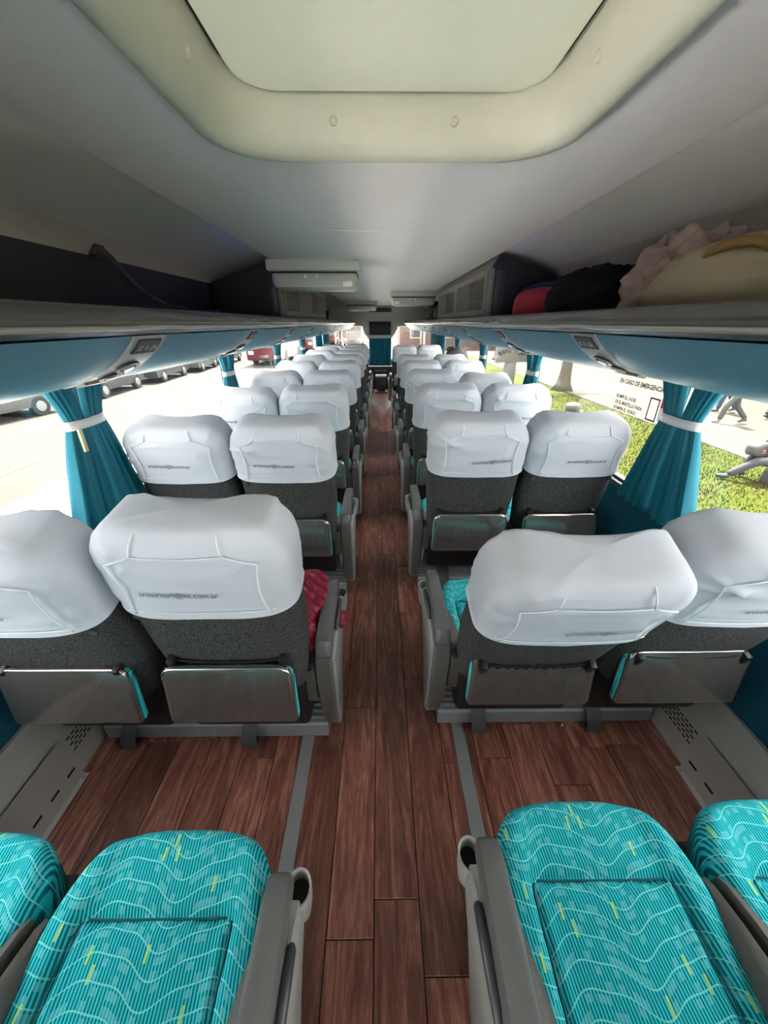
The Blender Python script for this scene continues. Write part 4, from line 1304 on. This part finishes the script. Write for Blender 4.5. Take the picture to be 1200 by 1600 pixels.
def rack_luggage():
    Z = 1.512
    o = blob('cream_canvas_bag', 'canvas_cream', (0.88, 0.96, Z), (0.42, 0.62, 0.165), 0.08, 3, 0.10, 2.0, 0.65, n=2.3)
    tag(o, 'cream canvas bag with a tan handle lying nearest on the right rack', 'bag')
    MB().tube([(-0.165, -0.13, 0.095), (-0.188, -0.12, 0.112), (-0.190, -0.085, 0.126), (-0.190, -0.03, 0.130), (-0.188, 0.02, 0.122), (-0.175, 0.045, 0.105)], 0.010, 10).build('handle', 'leather_tan', o, 180)
    MB().bbox(-0.155, -0.14, -0.20, -0.16, 0.05, 0.14, 0.004).build('strap', 'leather_tan', o)
    o = blob('crumpled_plastic_bag', 'mauve_plastic', (0.91, 1.33, Z), (0.26, 0.24, 0.205), 0.3, 8, 0.32, 3.6, 0.6, seg=(56, 36), ridge=0.25)
    tag(o, 'crumpled mauve plastic bag on the right rack behind the canvas bag', 'bag')
    o = blob('dark_pouch', 'black_nylon', (1.05, 1.45, Z), (0.12, 0.16, 0.21), 0.1, 5, 0.1, 2.5, 0.7)
    tag(o, 'small dark pouch at the rack wall beyond the plastic bag', 'pouch')
    o = blob('black_fleece_jacket', 'black_fleece', (0.83, 1.66, Z), (0.32, 0.40, 0.165), 0.2, 12, 0.22, 2.6, 0.6, seg=(40, 26), ridge=0.12)
    tag(o, 'black fleece jacket bundled on the right rack', 'jacket')
    o = blob('red_bag', 'red_cloth', (0.75, 2.05, Z), (0.18, 0.30, 0.135), 0.35, 15, 0.06, 1.6, 0.6)
    tag(o, 'bright red soft bag between black bundles on the right rack', 'bag')
    o = blob('black_duffel', 'black_nylon', (0.93, 2.36, Z), (0.36, 0.44, 0.185), 0.1, 21, 0.12, 2.0, 0.65)
    tag(o, 'black duffel bag at the air duct end of the right rack', 'bag')
    o = blob('black_bundle', 'black_nylon', (0.80, 5.75, Z), (0.34, 0.9, 0.24), 0.0, 31, 0.2, 2.4, 0.6)
    tag(o, 'black bundle on the far right rack beyond the air duct', 'bag')
    o = blob('grey_sack', 'backpack_grey', (0.74, 5.18, Z), (0.18, 0.24, 0.2), 0.0, 33, 0.14, 2.4, 0.6)
    tag(o, 'small grey sack on the right rack right after the air duct', 'bag')
    e = empty('grey_backpack', (0.97, 5.72, 0.455)); tag(e, 'dark grey backpack standing on a right window seat near the front', 'backpack')
    b = blob('body', 'backpack_grey', (0, 0, 0), (0.36, 0.26, 0.74), 0.0, 41, 0.10, 1.8, 0.8, parent=e, n=3.2)
    b.rotation_euler = (R(-4), R(8), 0)
    blob('front_pocket', 'backpack_grey', (0.0, -0.12, 0.1), (0.26, 0.08, 0.3), 0.0, 44, 0.06, 1.8, 0.8, parent=e, n=3.2)
    MB().tube([(-0.05, 0.0, 0.70), (-0.03, 0.0, 0.74), (0.03, 0.0, 0.74), (0.05, 0.0, 0.70)], 0.010).build('grab_loop', 'black_nylon', e)
rack_luggage()
for x, y, r, lab in ((0.74, 1.03, 0.4, 'tiny white paper scrap on the floor behind the right window seat'), (-0.012, 2.6, 1.1, 'tiny white crumb of paper in the aisle')):
    o = MB().loft([[(0.006, 0, 0), (0.002, 0.004, 0), (-0.006, 0.002, 0), (-0.003, -0.004, 0)], [(0.004, 0, 0.004), (0.001, 0.003, 0.005), (-0.004, 0.001, 0.003), (-0.002, -0.003, 0.004)]], True, True, True).build('paper_scrap', 'paper', None, 30, (x, y, 0.0005))
    o.rotation_euler = (0, 0, r); tag(o, lab, 'paper scrap')

# ------------------------------------------------------------------ outside
GL, GR = -1.35, -1.20
def ground():
    pk = MB().box(-60, -6.5, -40, 120, GL - 0.2, GL).build('parking_lane', 'parking_tarmac', smooth=None); struct(pk, 'pale far side of the road where cars are parked', 'road')
    o = MB().box(-6.5, 1.9, -40, 120, GL - 0.2, GL).build('road', 'road', smooth=None); struct(o, 'pale sunlit road left of the coach', 'road')
    for x, w, m, lab, y0, y1 in ((-7.9, 0.16, 'road_yellow', 'yellow line painted along the road', -10, 60),):
        q = MB().box(x - w / 2, x + w / 2, y0, y1, GL, GL + 0.006).build('road_line', m, pk, None)
    for k in range(6):
        MB().box(-10.3, -10.15, 2 + k * 7.0, 5.2 + k * 7.0, GL, GL + 0.006).build('lane_dash', 'road_white', pk, None)
    o = MB().box(1.75, 1.95, -40, 120, GL - 0.2, GR).build('kerb', 'kerb', smooth=None); struct(o, 'stone kerb right of the coach', 'kerb')
    o = MB().bbox(1.95, 4.4, -40, 120, GR - 0.2, GR + 0.02, 0.01).build('bounce_strip', 'bounce_strip', smooth=None); struct(o, 'pale concrete strip added between the coach and the lawn to bounce daylight', 'bounce_strip')  # unseen bright ground strip, added to throw light up to the ceiling
    # lawn with a gently uneven surface
    n, m = 26, 110; vs = []; fs = []
    for j in range(m + 1):
        for i in range(n + 1):
            x, y = 1.95 + 6.2 * i / n, -8 + 70 * j / m
            vs.append((x, y, GR + 0.03 * noise.noise(Vector((x, y, 0)))))
    for j in range(m):
        for i in range(n):
            a = j * (n + 1) + i; fs.append((a, a + 1, a + n + 2, a + n + 1))
    b = MB(); b.add(vs, fs); lawn = b.build('lawn', 'grass', None, 180); struct(lawn, 'yellow-green lawn right of the coach', 'lawn')
    rnd = random.Random(5); b = MB()
    for k in range(16000):
        x = rnd.uniform(4.45, 8.05); y = rnd.uniform(4, 16.8) if k % 3 else rnd.uniform(4, 12)
        h = rnd.uniform(0.03, 0.075); a = rnd.uniform(0, PI); w = rnd.uniform(0.006, 0.014)
        z = GR + 0.03 * noise.noise(Vector((x, y, 0))) - 0.005
        dx, dy = math.cos(a) * w, math.sin(a) * w
        b.add([(x - dx, y - dy, z), (x + dx, y + dy, z), (x + rnd.uniform(-.03, .03), y + rnd.uniform(-.03, .03), z + h)], [(0, 1, 2)])
    g = b.build('grass_blades', 'grass', None, None); g['kind'] = 'stuff'; g['label'] = 'short uneven grass blades on the lawn'; g['category'] = 'grass'
    o = MB().box(8.1, 40, -40, 120, GR - 0.2, GR + 0.01).build('path', 'path', smooth=None); struct(o, 'pale footpath beyond the lawn', 'path')
    for k in range(12):
        MB().box(8.1, 14, 3 + k * 2.4, 3.02 + k * 2.4, GR + 0.01, GR + 0.013).build('joint', 'kerb', o, None)
    MB().bbox(8.05, 8.2, -20, 70, GR - 0.1, GR + 0.03, 0.02).build('edging', 'kerb', o)
ground()

def car(loc, rot, material, label, length=4.3):
    e = empty('parked_car', loc, rot); tag(e, label, 'car', 'cars parked across the road')
    L, W = length / 2, 0.86
    prof = [(-1.0, 0.32), (-1.0, 0.55), (-0.985, 0.70), (-0.93, 0.80), (-0.60, 0.90), (-0.42, 0.95), (0.55, 0.96), (0.80, 0.93), (0.97, 0.88), (1.0, 0.72), (1.0, 0.45), (0.97, 0.30)]
    m = MB(); loops = []
    for y, k in ((-W, 0.93), (-W * 0.96, 0.985), (-W * 0.5, 1.0), (W * 0.5, 1.0), (W * 0.96, 0.985), (W, 0.93)):
        loops.append([(x * L * (0.985 if abs(y) > 0.8 else 1), y, 0.25 + (z - 0.25) * k) for x, z in prof])
    m.loft(loops, True, True, True).build('body', material, e, 40)
    cab = [(-0.44, 0.92), (-0.16, 1.40), (-0.05, 1.45), (0.42, 1.45), (0.56, 1.40), (0.84, 0.92)]
    m = MB(); loops = []
    for y, k in ((-W * 0.92, 0.0), (-W * 0.74, 1.0), (W * 0.74, 1.0), (W * 0.92, 0.0)):
        loops.append([(x * L, y if z < 1 else math.copysign(W * 0.74, y), z if k else min(z, 1.36)) for x, z in cab])
    m.loft(loops, True, True, True).build('cabin', material, e, 30)
    for sy in (-1, 1):
        yy = sy * (W * 0.86)
        for pts in ([(-0.36, 0.98), (-0.14, 1.34), (0.16, 1.36), (0.16, 0.98)], [(0.20, 0.98), (0.20, 1.36), (0.48, 1.34), (0.70, 0.98)]):
            m = MB(); l0 = []; l1 = []
            for x, z in pts:
                t = (z - 0.92) / 0.5; y = sy * lerp(W * 0.93, W * 0.755, t)
                l0.append((x * L, y, z)); l1.append((x * L, y + sy * 0.012, z))
            m.loft([l0, l1], True, True, True).build('side_window', 'car_glass', e, None)
        for px in (-0.64, 0.62):
            w = MB().disc((px * L, 0.31), 0.31, 'y', sy * (W - 0.17), sy * (W + 0.02), 24).build('wheel', 'tyre', e)
            MB().disc((px * L, 0.31), 0.19, 'y', sy * (W - 0.02), sy * (W + 0.035), 12, 0.17).build('hubcap', 'aluminium', w)
    for x0, z0, x1, z1 in ((-0.455, 0.955, -0.185, 1.38), (0.845, 0.96, 0.60, 1.37)):
        sx = -1 if x0 < 0 else 1
        q = [(x0 * L, -0.66, z0), (x0 * L, 0.66, z0), (x1 * L, 0.58, z1), (x1 * L, -0.58, z1)]
        q = [(x + sx * 0.02, y, z + 0.01) for x, y, z in q]
        MB().loft([q, [(x + sx * 0.012, y, z + 0.006) for x, y, z in q]], True, True, True).build('windscreen', 'car_glass', e, None)
    for sy in (-1, 1):
        MB().bbox(-L - 0.012, -L + 0.05, sy * 0.6 - 0.17, sy * 0.6 + 0.17, 0.60, 0.72, 0.02).build('headlamp', 'lamp_lens', e)
        MB().bbox(L - 0.04, L + 0.012, sy * 0.62 - 0.13, sy * 0.62 + 0.13, 0.70, 0.86, 0.02).build('tail_lamp', 'red_plastic', e)
    MB().bbox(-L - 0.015, -L + 0.03, -0.5, 0.5, 0.38, 0.5, 0.01).build('grille', 'tyre', e)
for (x, y, rz, m, lab) in ((-12.6, 12.2, -100, 'car_white', 'white car parked across the road, seen nearest through the left window'),
                           (-12.4, 18.0, -86, 'car_grey', 'grey car parked across the road, first beyond the left curtain'),
                           (-12.4, 22.9, -86, 'car_silver', 'silver car parked across the road, second beyond the left curtain'),
                           (-12.4, 27.8, -85, 'car_white', 'white car parked across the road, third beyond the left curtain'),
                           (-12.3, 32.8, -85, 'car_silver', 'farthest silver car parked across the road')):
    car((x, y, GL), R(rz), m, lab)

def bus(loc, rot, label, red=True):
    e = empty('parked_bus', loc, rot); tag(e, label, 'bus', 'other coaches parked ahead')
    m1 = 'bus_red' if red else 'bus_white'
    MB().bbox(-1.25, 1.25, 0, 9.0, 0.35, 3.9, 0.12).build('body', m1, e)
    MB().bbox(-1.08, 1.08, -0.03, 0.05, 1.9, 3.5, 0.08).build('windscreen', 'car_glass', e)
    MB().bbox(-1.2, 1.2, -0.04, 0.03, 1.2, 1.75, 0.05).build('white_band', 'bus_white', e)
    for sx in (-1, 1):
        for k in range(5):
            MB().bbox(*sorted((sx * 1.24, sx * 1.27)), 0.6 + k * 1.6, 2.0 + k * 1.6, 2.0, 3.1, 0.02).build('side_window', 'car_glass', e)
        MB().bbox(sx * 0.9 - 0.2, sx * 0.9 + 0.2, -0.05, 0.02, 0.75, 1.0, 0.03).build('headlamp', 'lamp_lens', e)
        for yy in (1.8, 6.8):
            MB().disc((yy, 0.5), 0.5, 'x', sx * 1.0, sx * 1.28, 20).build('wheel', 'tyre', e)
    MB().bbox(-0.35, 0.35, -0.05, 0.0, 0.55, 0.72, 0.01).build('plate', 'plate_dark', e)
    if red:
        tv, tf = text_geom('61', 0.75, 'CENTER', 0.02)
        b = MB(); b.add([(x + 0.2, -0.055, 1.25 + y) for x, y, _ in tv], tf); b.build('route_number', 'bus_white', e, None)
    return e
bus((-8.4, 30.0, GL), 0, 'red coach parked ahead, seen beyond the third left curtain')
bus((-8.2, 44.0, GL), 0, 'second red coach parked farther ahead on the left', True)
bus((-3.6, 55.0, GL), 0, 'white coach standing far ahead of the windscreen', False)
bus((-6.9, 60.0, GL), 0, 'red coach farthest ahead, left of the white coach', True)

def buildings():
    # cream building beyond the footpath, white house behind the cars, brick house ahead
    def house(name, x0, x1, y0, y1, h, m, label, face, n):
        e = empty(name, ((x0 + x1) / 2, (y0 + y1) / 2, GL)); tag(e, label, 'building')
        hx, hy = (x1 - x0) / 2, (y1 - y0) / 2
        MB().box(-hx, hx, -hy, hy, 0, h).build('wall', m, e, None)
        MB().bbox(-hx - 0.2, hx + 0.2, -hy - 0.2, hy + 0.2, h, h + 0.3, 0.05).build('parapet', 'wall_white', e)
        for k in range(n):
            if face in '+-x-x' and face.endswith('x'):
                y = -hy + (k + 0.5) * 2 * hy / n; sx = 1 if face[0] == '+' else -1
                w = MB().bbox(*sorted((sx * (hx - 0.05), sx * (hx + 0.05))), y - 0.6, y + 0.6, 1.0, 2.5, 0.02).build('window', 'wall_white', e)
                MB().box(*sorted((sx * (hx + 0.04), sx * (hx + 0.06))), y - 0.5, y + 0.5, 1.1, 2.4).build('pane', 'car_glass', w, None)
            else:
                x = -hx + (k + 0.5) * 2 * hx / n
                w = MB().bbox(x - 0.6, x + 0.6, -hy - 0.05, -hy + 0.05, 1.3, 2.9, 0.02).build('window', 'wall_white', e)
                MB().box(x - 0.5, x + 0.5, -hy - 0.06, -hy - 0.04, 1.4, 2.8).build('pane', 'car_glass', w, None)
    house('cream_building', 17, 24, 2, 60, 7.4, 'wall_cream', 'long cream building beyond the footpath on the right', '-x', 9)  # height raised to block low sky from the windows
    house('white_building', -26, -18, -6, 60, 7.6, 'wall_white', 'long white building behind the parked cars', '+x', 9)  # also made tall to keep low sky light off the seats
    house('brick_building', 2.2, 16, 46, 54, 5.0, 'brick_pink', 'pinkish building far ahead of the windscreen on the right', '-y', 4)
    house('cream_house', -24, 1.6, 82, 90, 5.0, 'wall_cream', 'cream building far ahead of the windscreen on the left', '-y', 6)
buildings()

def tree(x, y, r, h, label, seed):
    e = empty('street_tree', (x, y, GR)); tag(e, label, 'tree', 'trees on the lawn')
    rnd = random.Random(seed)
    loops = []
    for i in range(13):
        t = i / 12; lp = []
        for k in range(18):
            a = 2 * PI * k / 18
            fl = r * (1 + 0.9 * math.exp(-t * 14)) * (1 - 0.35 * t)
            q = fl * (1 + 0.14 * noise.noise(Vector((math.cos(a) * 2, math.sin(a) * 2, t * 5 + seed))) + 0.10 * math.sin(a * 5) * math.exp(-t * 9))
            lp.append((q * math.cos(a) + 0.1 * math.sin(t * 2.5 + seed), q * math.sin(a), t * h))
        loops.append(lp)
    tr = MB().loft(loops, True, True, True).build('trunk', 'bark', e, 180)
    tips = []
    for k in range(5):
        a = rnd.uniform(0, 2 * PI); b0 = Vector((0.1 * math.sin(2.2 + seed), 0, h * rnd.uniform(0.75, 0.95)))
        d = Vector((math.cos(a), math.sin(a), 0.9)); p1 = b0 + d * 0.8; p2 = b0 + d * 1.7 + Vector((0, 0, 0.3))
        MB().tube([b0, p1, p2], 0.1, 8, [r * 0.5, r * 0.35, r * 0.12]).build('branch', 'bark', e, 180); tips += [p1, p2]
    lf = MB()
    for k in range(900):
        c = rnd.choice(tips) + Vector((rnd.gauss(0, 0.55), rnd.gauss(0, 0.55), rnd.gauss(0.2, 0.4)))
        u = Vector((rnd.uniform(-1, 1), rnd.uniform(-1, 1), rnd.uniform(-1, 1))).normalized() * 0.10; v = u.orthogonal().normalized() * 0.05
        lf.add([c - u, c + v, c + u, c - v], [(0, 1, 2, 3)])
    o = lf.build('foliage', 'leaf', e, None); o['kind'] = 'stuff'
tree(8.0, 17.6, 0.24, 3.4, 'thick tree trunk on the lawn just past the second right curtain', 1)
tree(9.4, 33.0, 0.26, 3.6, 'distant tree on the lawn between the third and fourth right curtains', 2)
tree(8.4, 26.5, 0.16, 3.4, 'slim tree farther along the lawn on the right', 3)

def street_things():
    e = empty('park_sign', (6.3, 19.8, GR)); tag(e, 'white sign board with dark flourished lettering on a thick concrete post', 'sign')
    MB().bbox(-0.27, 0.27, -0.15, 0.15, 0, 1.05, 0.02).build('post', 'concrete', e)
    MB().bbox(-0.78, 0.80, -0.19, -0.11, 1.0, 2.25, 0.02).build('board', 'sign_board', e)
    def squiggle(name, pts, r=0.03):
        path = [(x, -0.2, z) for x, z in pts]
        MB().tube(path, r, 6).build(name, 'sign_ink', e, 60)
    squiggle('emblem', [(0.0 + 0.19 * math.cos(a), 1.62 + 0.21 * math.sin(a)) for a in [R(x) for x in range(-60, 260, 16)]], 0.04)
    squiggle('lettering', [(-0.68 + 0.022 * i, 1.36 + 0.10 * math.sin(i * 0.9) + 0.008 * i) for i in range(24)], 0.026)
    squiggle('lettering', [(0.2 + 0.02 * i, 1.40 + 0.05 * math.sin(i * 1.3) - 0.002 * i) for i in range(24)], 0.022)
    squiggle('lettering', [(-0.6 + 0.02 * i, 2.08 + 0.03 * math.sin(i * 1.3)) for i in range(50)], 0.016)
    e = empty('lamp_post', (8.0, 20.6, GR)); tag(e, 'plain grey steel post beside the white sign board', 'post')
    MB().disc((0, 0), 0.14, 'z', 0, 0.12, 16, 0.12).build('base', 'concrete', e)
    MB().disc((0, 0), 0.085, 'z', 0.1, 4.5, 16, 0.06).build('pole', 'concrete', e)
    MB().bbox(-0.55, 0.1, -0.08, 0.08, 4.45, 4.58, 0.03).build('lamp_head', 'plastic_grey', e)
    e = empty('bollard', (6.05, 12.2, GR)); tag(e, 'round topped grey concrete bollard on the lawn', 'bollard')
    m = MB(); m.loft([[(r * math.cos(2 * PI * k / 20), r * math.sin(2 * PI * k / 20), z) for k in range(20)] for r, z in ((0.2, -0.03), (0.2, 0.26), (0.22, 0.30), (0.21, 0.38), (0.15, 0.44), (0.05, 0.465))], True, True, True)
    m.build('body', 'concrete', e, 50)
    MB().disc((0, 0), 0.205, 'z', 0.18, 0.22, 20).build('band', 'tyre', e)
street_things()

def skin_obj(name, verts, edges, radii, material, parent):
    me = bpy.data.meshes.new(name); me.from_pydata([tuple(v) for v in verts], edges, [])
    me.materials.append(MATS[material])
    o = place(me, name, parent)
    o.modifiers.new('skin', 'SKIN')
    for i, r in enumerate(radii):
        sv = me.skin_vertices[0].data[i]; sv.radius = (r, r) if not isinstance(r, tuple) else r
        sv.use_root = (i == 0)
    ss = o.modifiers.new('sub', 'SUBSURF'); ss.levels = 2; ss.render_levels = 2
    o.modifiers['skin'].use_smooth_shade = True
    return o
def chain_obj(name, pts, radii, material, parent):
    return skin_obj(name, pts, [(i, i + 1) for i in range(len(pts) - 1)], radii, material, parent)

def head(parent, c, face, hair):
    """head with face, ears and hair; face = unit facing direction in the ground plane"""
    f = Vector((face[0], face[1], 0)).normalized(); r = Vector((f.y, -f.x, 0)); u = Vector((0, 0, 1)); c = Vector(c)
    for q, sx in ((1, -1), (1, 1)):
        pass
    loops = []
    for i in range(1, 12):
        ph = -PI / 2 + PI * i / 12; lp = []
        for k in range(20):
            a = 2 * PI * k / 20
            x = 0.078 * math.cos(ph) * math.cos(a); y = 0.098 * math.cos(ph) * math.sin(a); z = 0.118 * math.sin(ph)
            if z < 0: x *= 1 + z * 2.2; y *= 1 + z * 1.2
            if y > 0: y += 0.016 * math.exp(-((z + 0.01) / 0.03) ** 2) * math.exp(-(x / 0.016) ** 2) * 1.4
            lp.append(c + r * x + f * y + u * z)
        loops.append(lp)
    MB().loft(loops, True, True, True).build('head', 'skin', parent, 180)
    for sx in (-1, 1):
        MB().bm(_ball(c + r * sx * 0.03 + f * 0.088 + u * 0.012, 0.010)).build('eye', 'hair_dark', parent, 180)
        MB().bm(_ball(c + r * sx * 0.08, 0.022)).build('ear', 'skin', parent, 180)
    MB().tube([c + r * x + f * 0.088 - u * 0.05 for x in (-0.025, 0, 0.025)], 0.005, 6).build('mouth', 'red_cloth', parent, 180)
    loops = []
    for i in range(0, 8):
        ph = lerp(-0.25, PI / 2 - 0.05, i / 7); lp = []
        for k in range(20):
            a = 2 * PI * k / 20
            x = 0.086 * math.cos(ph) * math.cos(a); y = 0.104 * math.cos(ph) * math.sin(a) - 0.012; z = 0.124 * math.sin(ph) + 0.01
            if y > 0.02 and i < 4: z += 0.05 * (4 - i) / 4; 
            lp.append(c + r * x + f * y + u * z)
        loops.append(lp)
    MB().loft(loops, True, False, True).build('hair', hair, parent, 180)
def _ball(c, r):
    bm = bmesh.new(); bmesh.ops.create_icosphere(bm, subdivisions=2, radius=r, matrix=Matrix.Translation(c)); return bm

def hand(parent, wrist, d, palm_n):
    """palm and five fingers in one skinned mesh"""
    d = Vector(d).normalized(); n = Vector(palm_n).normalized(); s = d.cross(n).normalized(); w = Vector(wrist)
    vs = [w, w + d * 0.045]; ed = [(0, 1)]; rd = [0.022, (0.032, 0.016)]
    k = 2
    for off, ln in ((-0.028, 0.060), (-0.010, 0.072), (0.010, 0.068), (0.028, 0.054)):
        b = w + d * 0.085 + s * off
        vs += [b, b + d * ln * 0.5 + n * 0.006, b + d * ln * 0.95 + n * 0.022]; ed += [(1, k), (k, k + 1), (k + 1, k + 2)]; rd += [0.0105, 0.009, 0.007]; k += 3
    b = w + d * 0.03 - s * 0.034
    vs += [b, b + d * 0.035 - s * 0.018 + n * 0.01]; ed += [(0, k), (k, k + 1)]; rd += [0.012, 0.009]
    skin_obj('hand', vs, ed, rd, 'skin', parent)

def person(name, loc, rz, label, trousers, top, shoes, J, hair='hair_dark', face=(0, 1)):
    """J: joint positions; body is one continuous skinned surface, clothes sit over it"""
    e = empty(name, loc, rz); tag(e, label, 'person', 'people outside on the right')
    P = {k: Vector(v) for k, v in J.items()}
    names = ['pel', 'spine', 'chest', 'neck', 'skull', 'lsh', 'lel', 'lwr', 'rsh', 'rel', 'rwr', 'lhip', 'lkn', 'lan', 'rhip', 'rkn', 'ran']
    ix = {n: i for i, n in enumerate(names)}
    ed = [('pel', 'spine'), ('spine', 'chest'), ('chest', 'neck'), ('neck', 'skull'), ('chest', 'lsh'), ('lsh', 'lel'), ('lel', 'lwr'), ('chest', 'rsh'), ('rsh', 'rel'), ('rel', 'rwr'),
          ('pel', 'lhip'), ('lhip', 'lkn'), ('lkn', 'lan'), ('pel', 'rhip'), ('rhip', 'rkn'), ('rkn', 'ran')]
    rad = dict(pel=0.13, spine=0.12, chest=0.14, neck=0.055, skull=0.06, lsh=0.06, lel=0.042, lwr=0.028, rsh=0.06, rel=0.042, rwr=0.028, lhip=0.085, lkn=0.055, lan=0.04, rhip=0.085, rkn=0.055, ran=0.04)
    skin_obj('body', [P[n] for n in names], [(ix[a], ix[b]) for a, b in ed], [rad[n] for n in names], 'skin', e)
    # trousers
    tn = ['pel', 'lhip', 'lkn', 'lan', 'rhip', 'rkn', 'ran']; ti = {n: i for i, n in enumerate(tn)}
    v = [P[n].copy() for n in tn]; te = [(0, 1), (1, 2), (2, 3), (0, 4), (4, 5), (5, 6)]
    v.append(P['pel'].lerp(P['spine'], 0.45)); te.append((0, 7))
    skin_obj('trousers', v, te, [0.152, 0.108, 0.083, 0.068, 0.108, 0.083, 0.068, 0.145], trousers, e)
    # top
    tn = ['chest', 'spine', 'pel', 'lsh', 'lel', 'lwr', 'rsh', 'rel', 'rwr', 'neck']
    v = [P[n].copy() for n in tn]; v[5] = P['lel'].lerp(P['lwr'], 0.93); v[8] = P['rel'].lerp(P['rwr'], 0.93); v[9] = P['chest'].lerp(P['neck'], 0.6)
    skin_obj('jacket', v, [(0, 1), (1, 2), (0, 3), (3, 4), (4, 5), (0, 6), (6, 7), (7, 8), (0, 9)], [0.175, 0.162, 0.165, 0.085, 0.062, 0.046, 0.085, 0.062, 0.046, 0.075], top, e)
    for q in 'lr':
        a = P[q + 'an']; t = P[q + 'toe']; dd = (t - a); dd.z = 0; dd = dd.normalized() if dd.length else Vector((0, 1, 0))
        chain_obj('shoe', [a - dd * 0.05 + Vector((0, 0, -0.02)), a + dd * 0.06 + Vector((0, 0, -0.035)), t], [0.05, 0.05, 0.036], shoes, e)
        hand(e, P[q + 'wr'], P[q + 'wr'] - P[q + 'el'], (face[0], face[1], 0.1))
    head(e, P['skull'] + Vector((0, 0, 0.06)), face, hair)
    return e

def walker(loc, heading, label, trousers, top, shoes, stride=0.3, h=1.0):
    s = stride
    J = dict(pel=(0, 0, 0.95), spine=(0, 0.01, 1.12), chest=(0, 0.02, 1.32), neck=(0, 0.03, 1.50), skull=(0, 0.05, 1.58),
             lsh=(-0.19, 0.02, 1.40), lel=(-0.25, -s * 0.5, 1.13), lwr=(-0.25, -s * 0.35, 0.90), rsh=(0.19, 0.02, 1.40), rel=(0.25, s * 0.45, 1.14), rwr=(0.24, s * 0.9, 0.96),
             lhip=(-0.09, 0, 0.90), lkn=(-0.10, s * 0.75, 0.51), lan=(-0.10, s * 0.95, 0.09), ltoe=(-0.11, s * 0.95 + 0.17, 0.045),
             rhip=(0.09, 0, 0.90), rkn=(0.10, -s * 0.25, 0.50), ran=(0.10, -s * 1.25, 0.14), rtoe=(0.11, -s * 1.25 + 0.15, 0.04))
    return person('person', loc, heading, label, trousers, top, shoes, J)
GP = GR + 0.012
walker((10.35, 11.3, GP), R(70), 'person in khaki trousers walking on the footpath', 'trouser_khaki', 'top_tan', 'shoe_brown', 0.32)
walker((11.5, 12.9, GP), R(60), 'person in blue jeans walking behind the one in khaki', 'trouser_blue', 'top_blue', 'shoe_dark', 0.22)
walker((12.2, 12.0, GP), R(-75), 'person in dark trousers walking the other way on the footpath', 'trouser_dark', 'top_dark', 'shoe_dark', 0.28)
walker((12.2, 11.2, GP), R(-60), 'person in blue jeans at the right edge of the window', 'trouser_blue', 'top_grey', 'shoe_brown', 0.26)
# seated person, one leg stretched out over the lawn
J = dict(pel=(0, 0, 0.42), spine=(-0.02, 0.0, 0.60), chest=(-0.08, 0.0, 0.80), neck=(-0.12, 0.0, 0.97), skull=(-0.16, 0.0, 1.04),
         lsh=(-0.09, -0.19, 0.88), lel=(-0.22, -0.22, 0.66), lwr=(-0.38, -0.12, 0.62), rsh=(-0.09, 0.19, 0.88), rel=(-0.22, 0.24, 0.66), rwr=(-0.38, 0.13, 0.62),
         lhip=(-0.05, -0.10, 0.40), lkn=(-0.44, -0.14, 0.44), lan=(-0.80, -0.10, 0.11), ltoe=(-0.97, -0.10, 0.08),
         rhip=(-0.05, 0.10, 0.40), rkn=(-0.42, 0.20, 0.50), ran=(-0.46, 0.28, 0.10), rtoe=(-0.62, 0.30, 0.05))
person('person', (7.35, 6.55, GR), R(-25), 'person in grey clothes seated at the lawn edge with a leg stretched out', 'trouser_grey', 'top_grey', 'shoe_dark', J, face=(-1, 0))
o = blob('stone_block', 'concrete', (7.42, 6.50, GR - 0.02), (0.6, 0.6, 0.32), 0.2, 51, 0.08, 1.5, 0.7, n=3.5); tag(o, 'low stone the grey-clothed person sits on', 'stone')
o = blob('grey_shoulder_bag', 'bag_outdoor', (6.95, 6.78, GR + 0.51), (0.40, 0.26, 0.24), 0.2, 53, 0.06, 1.5, 0.7); tag(o, 'grey rounded bag on the lap of the seated person', 'bag')
MB().tube([(0.1, 0.0, 0.2), (0.22, 0.02, 0.32), (0.30, 0.02, 0.34)], 0.012).build('strap', 'black_nylon', o, 180)
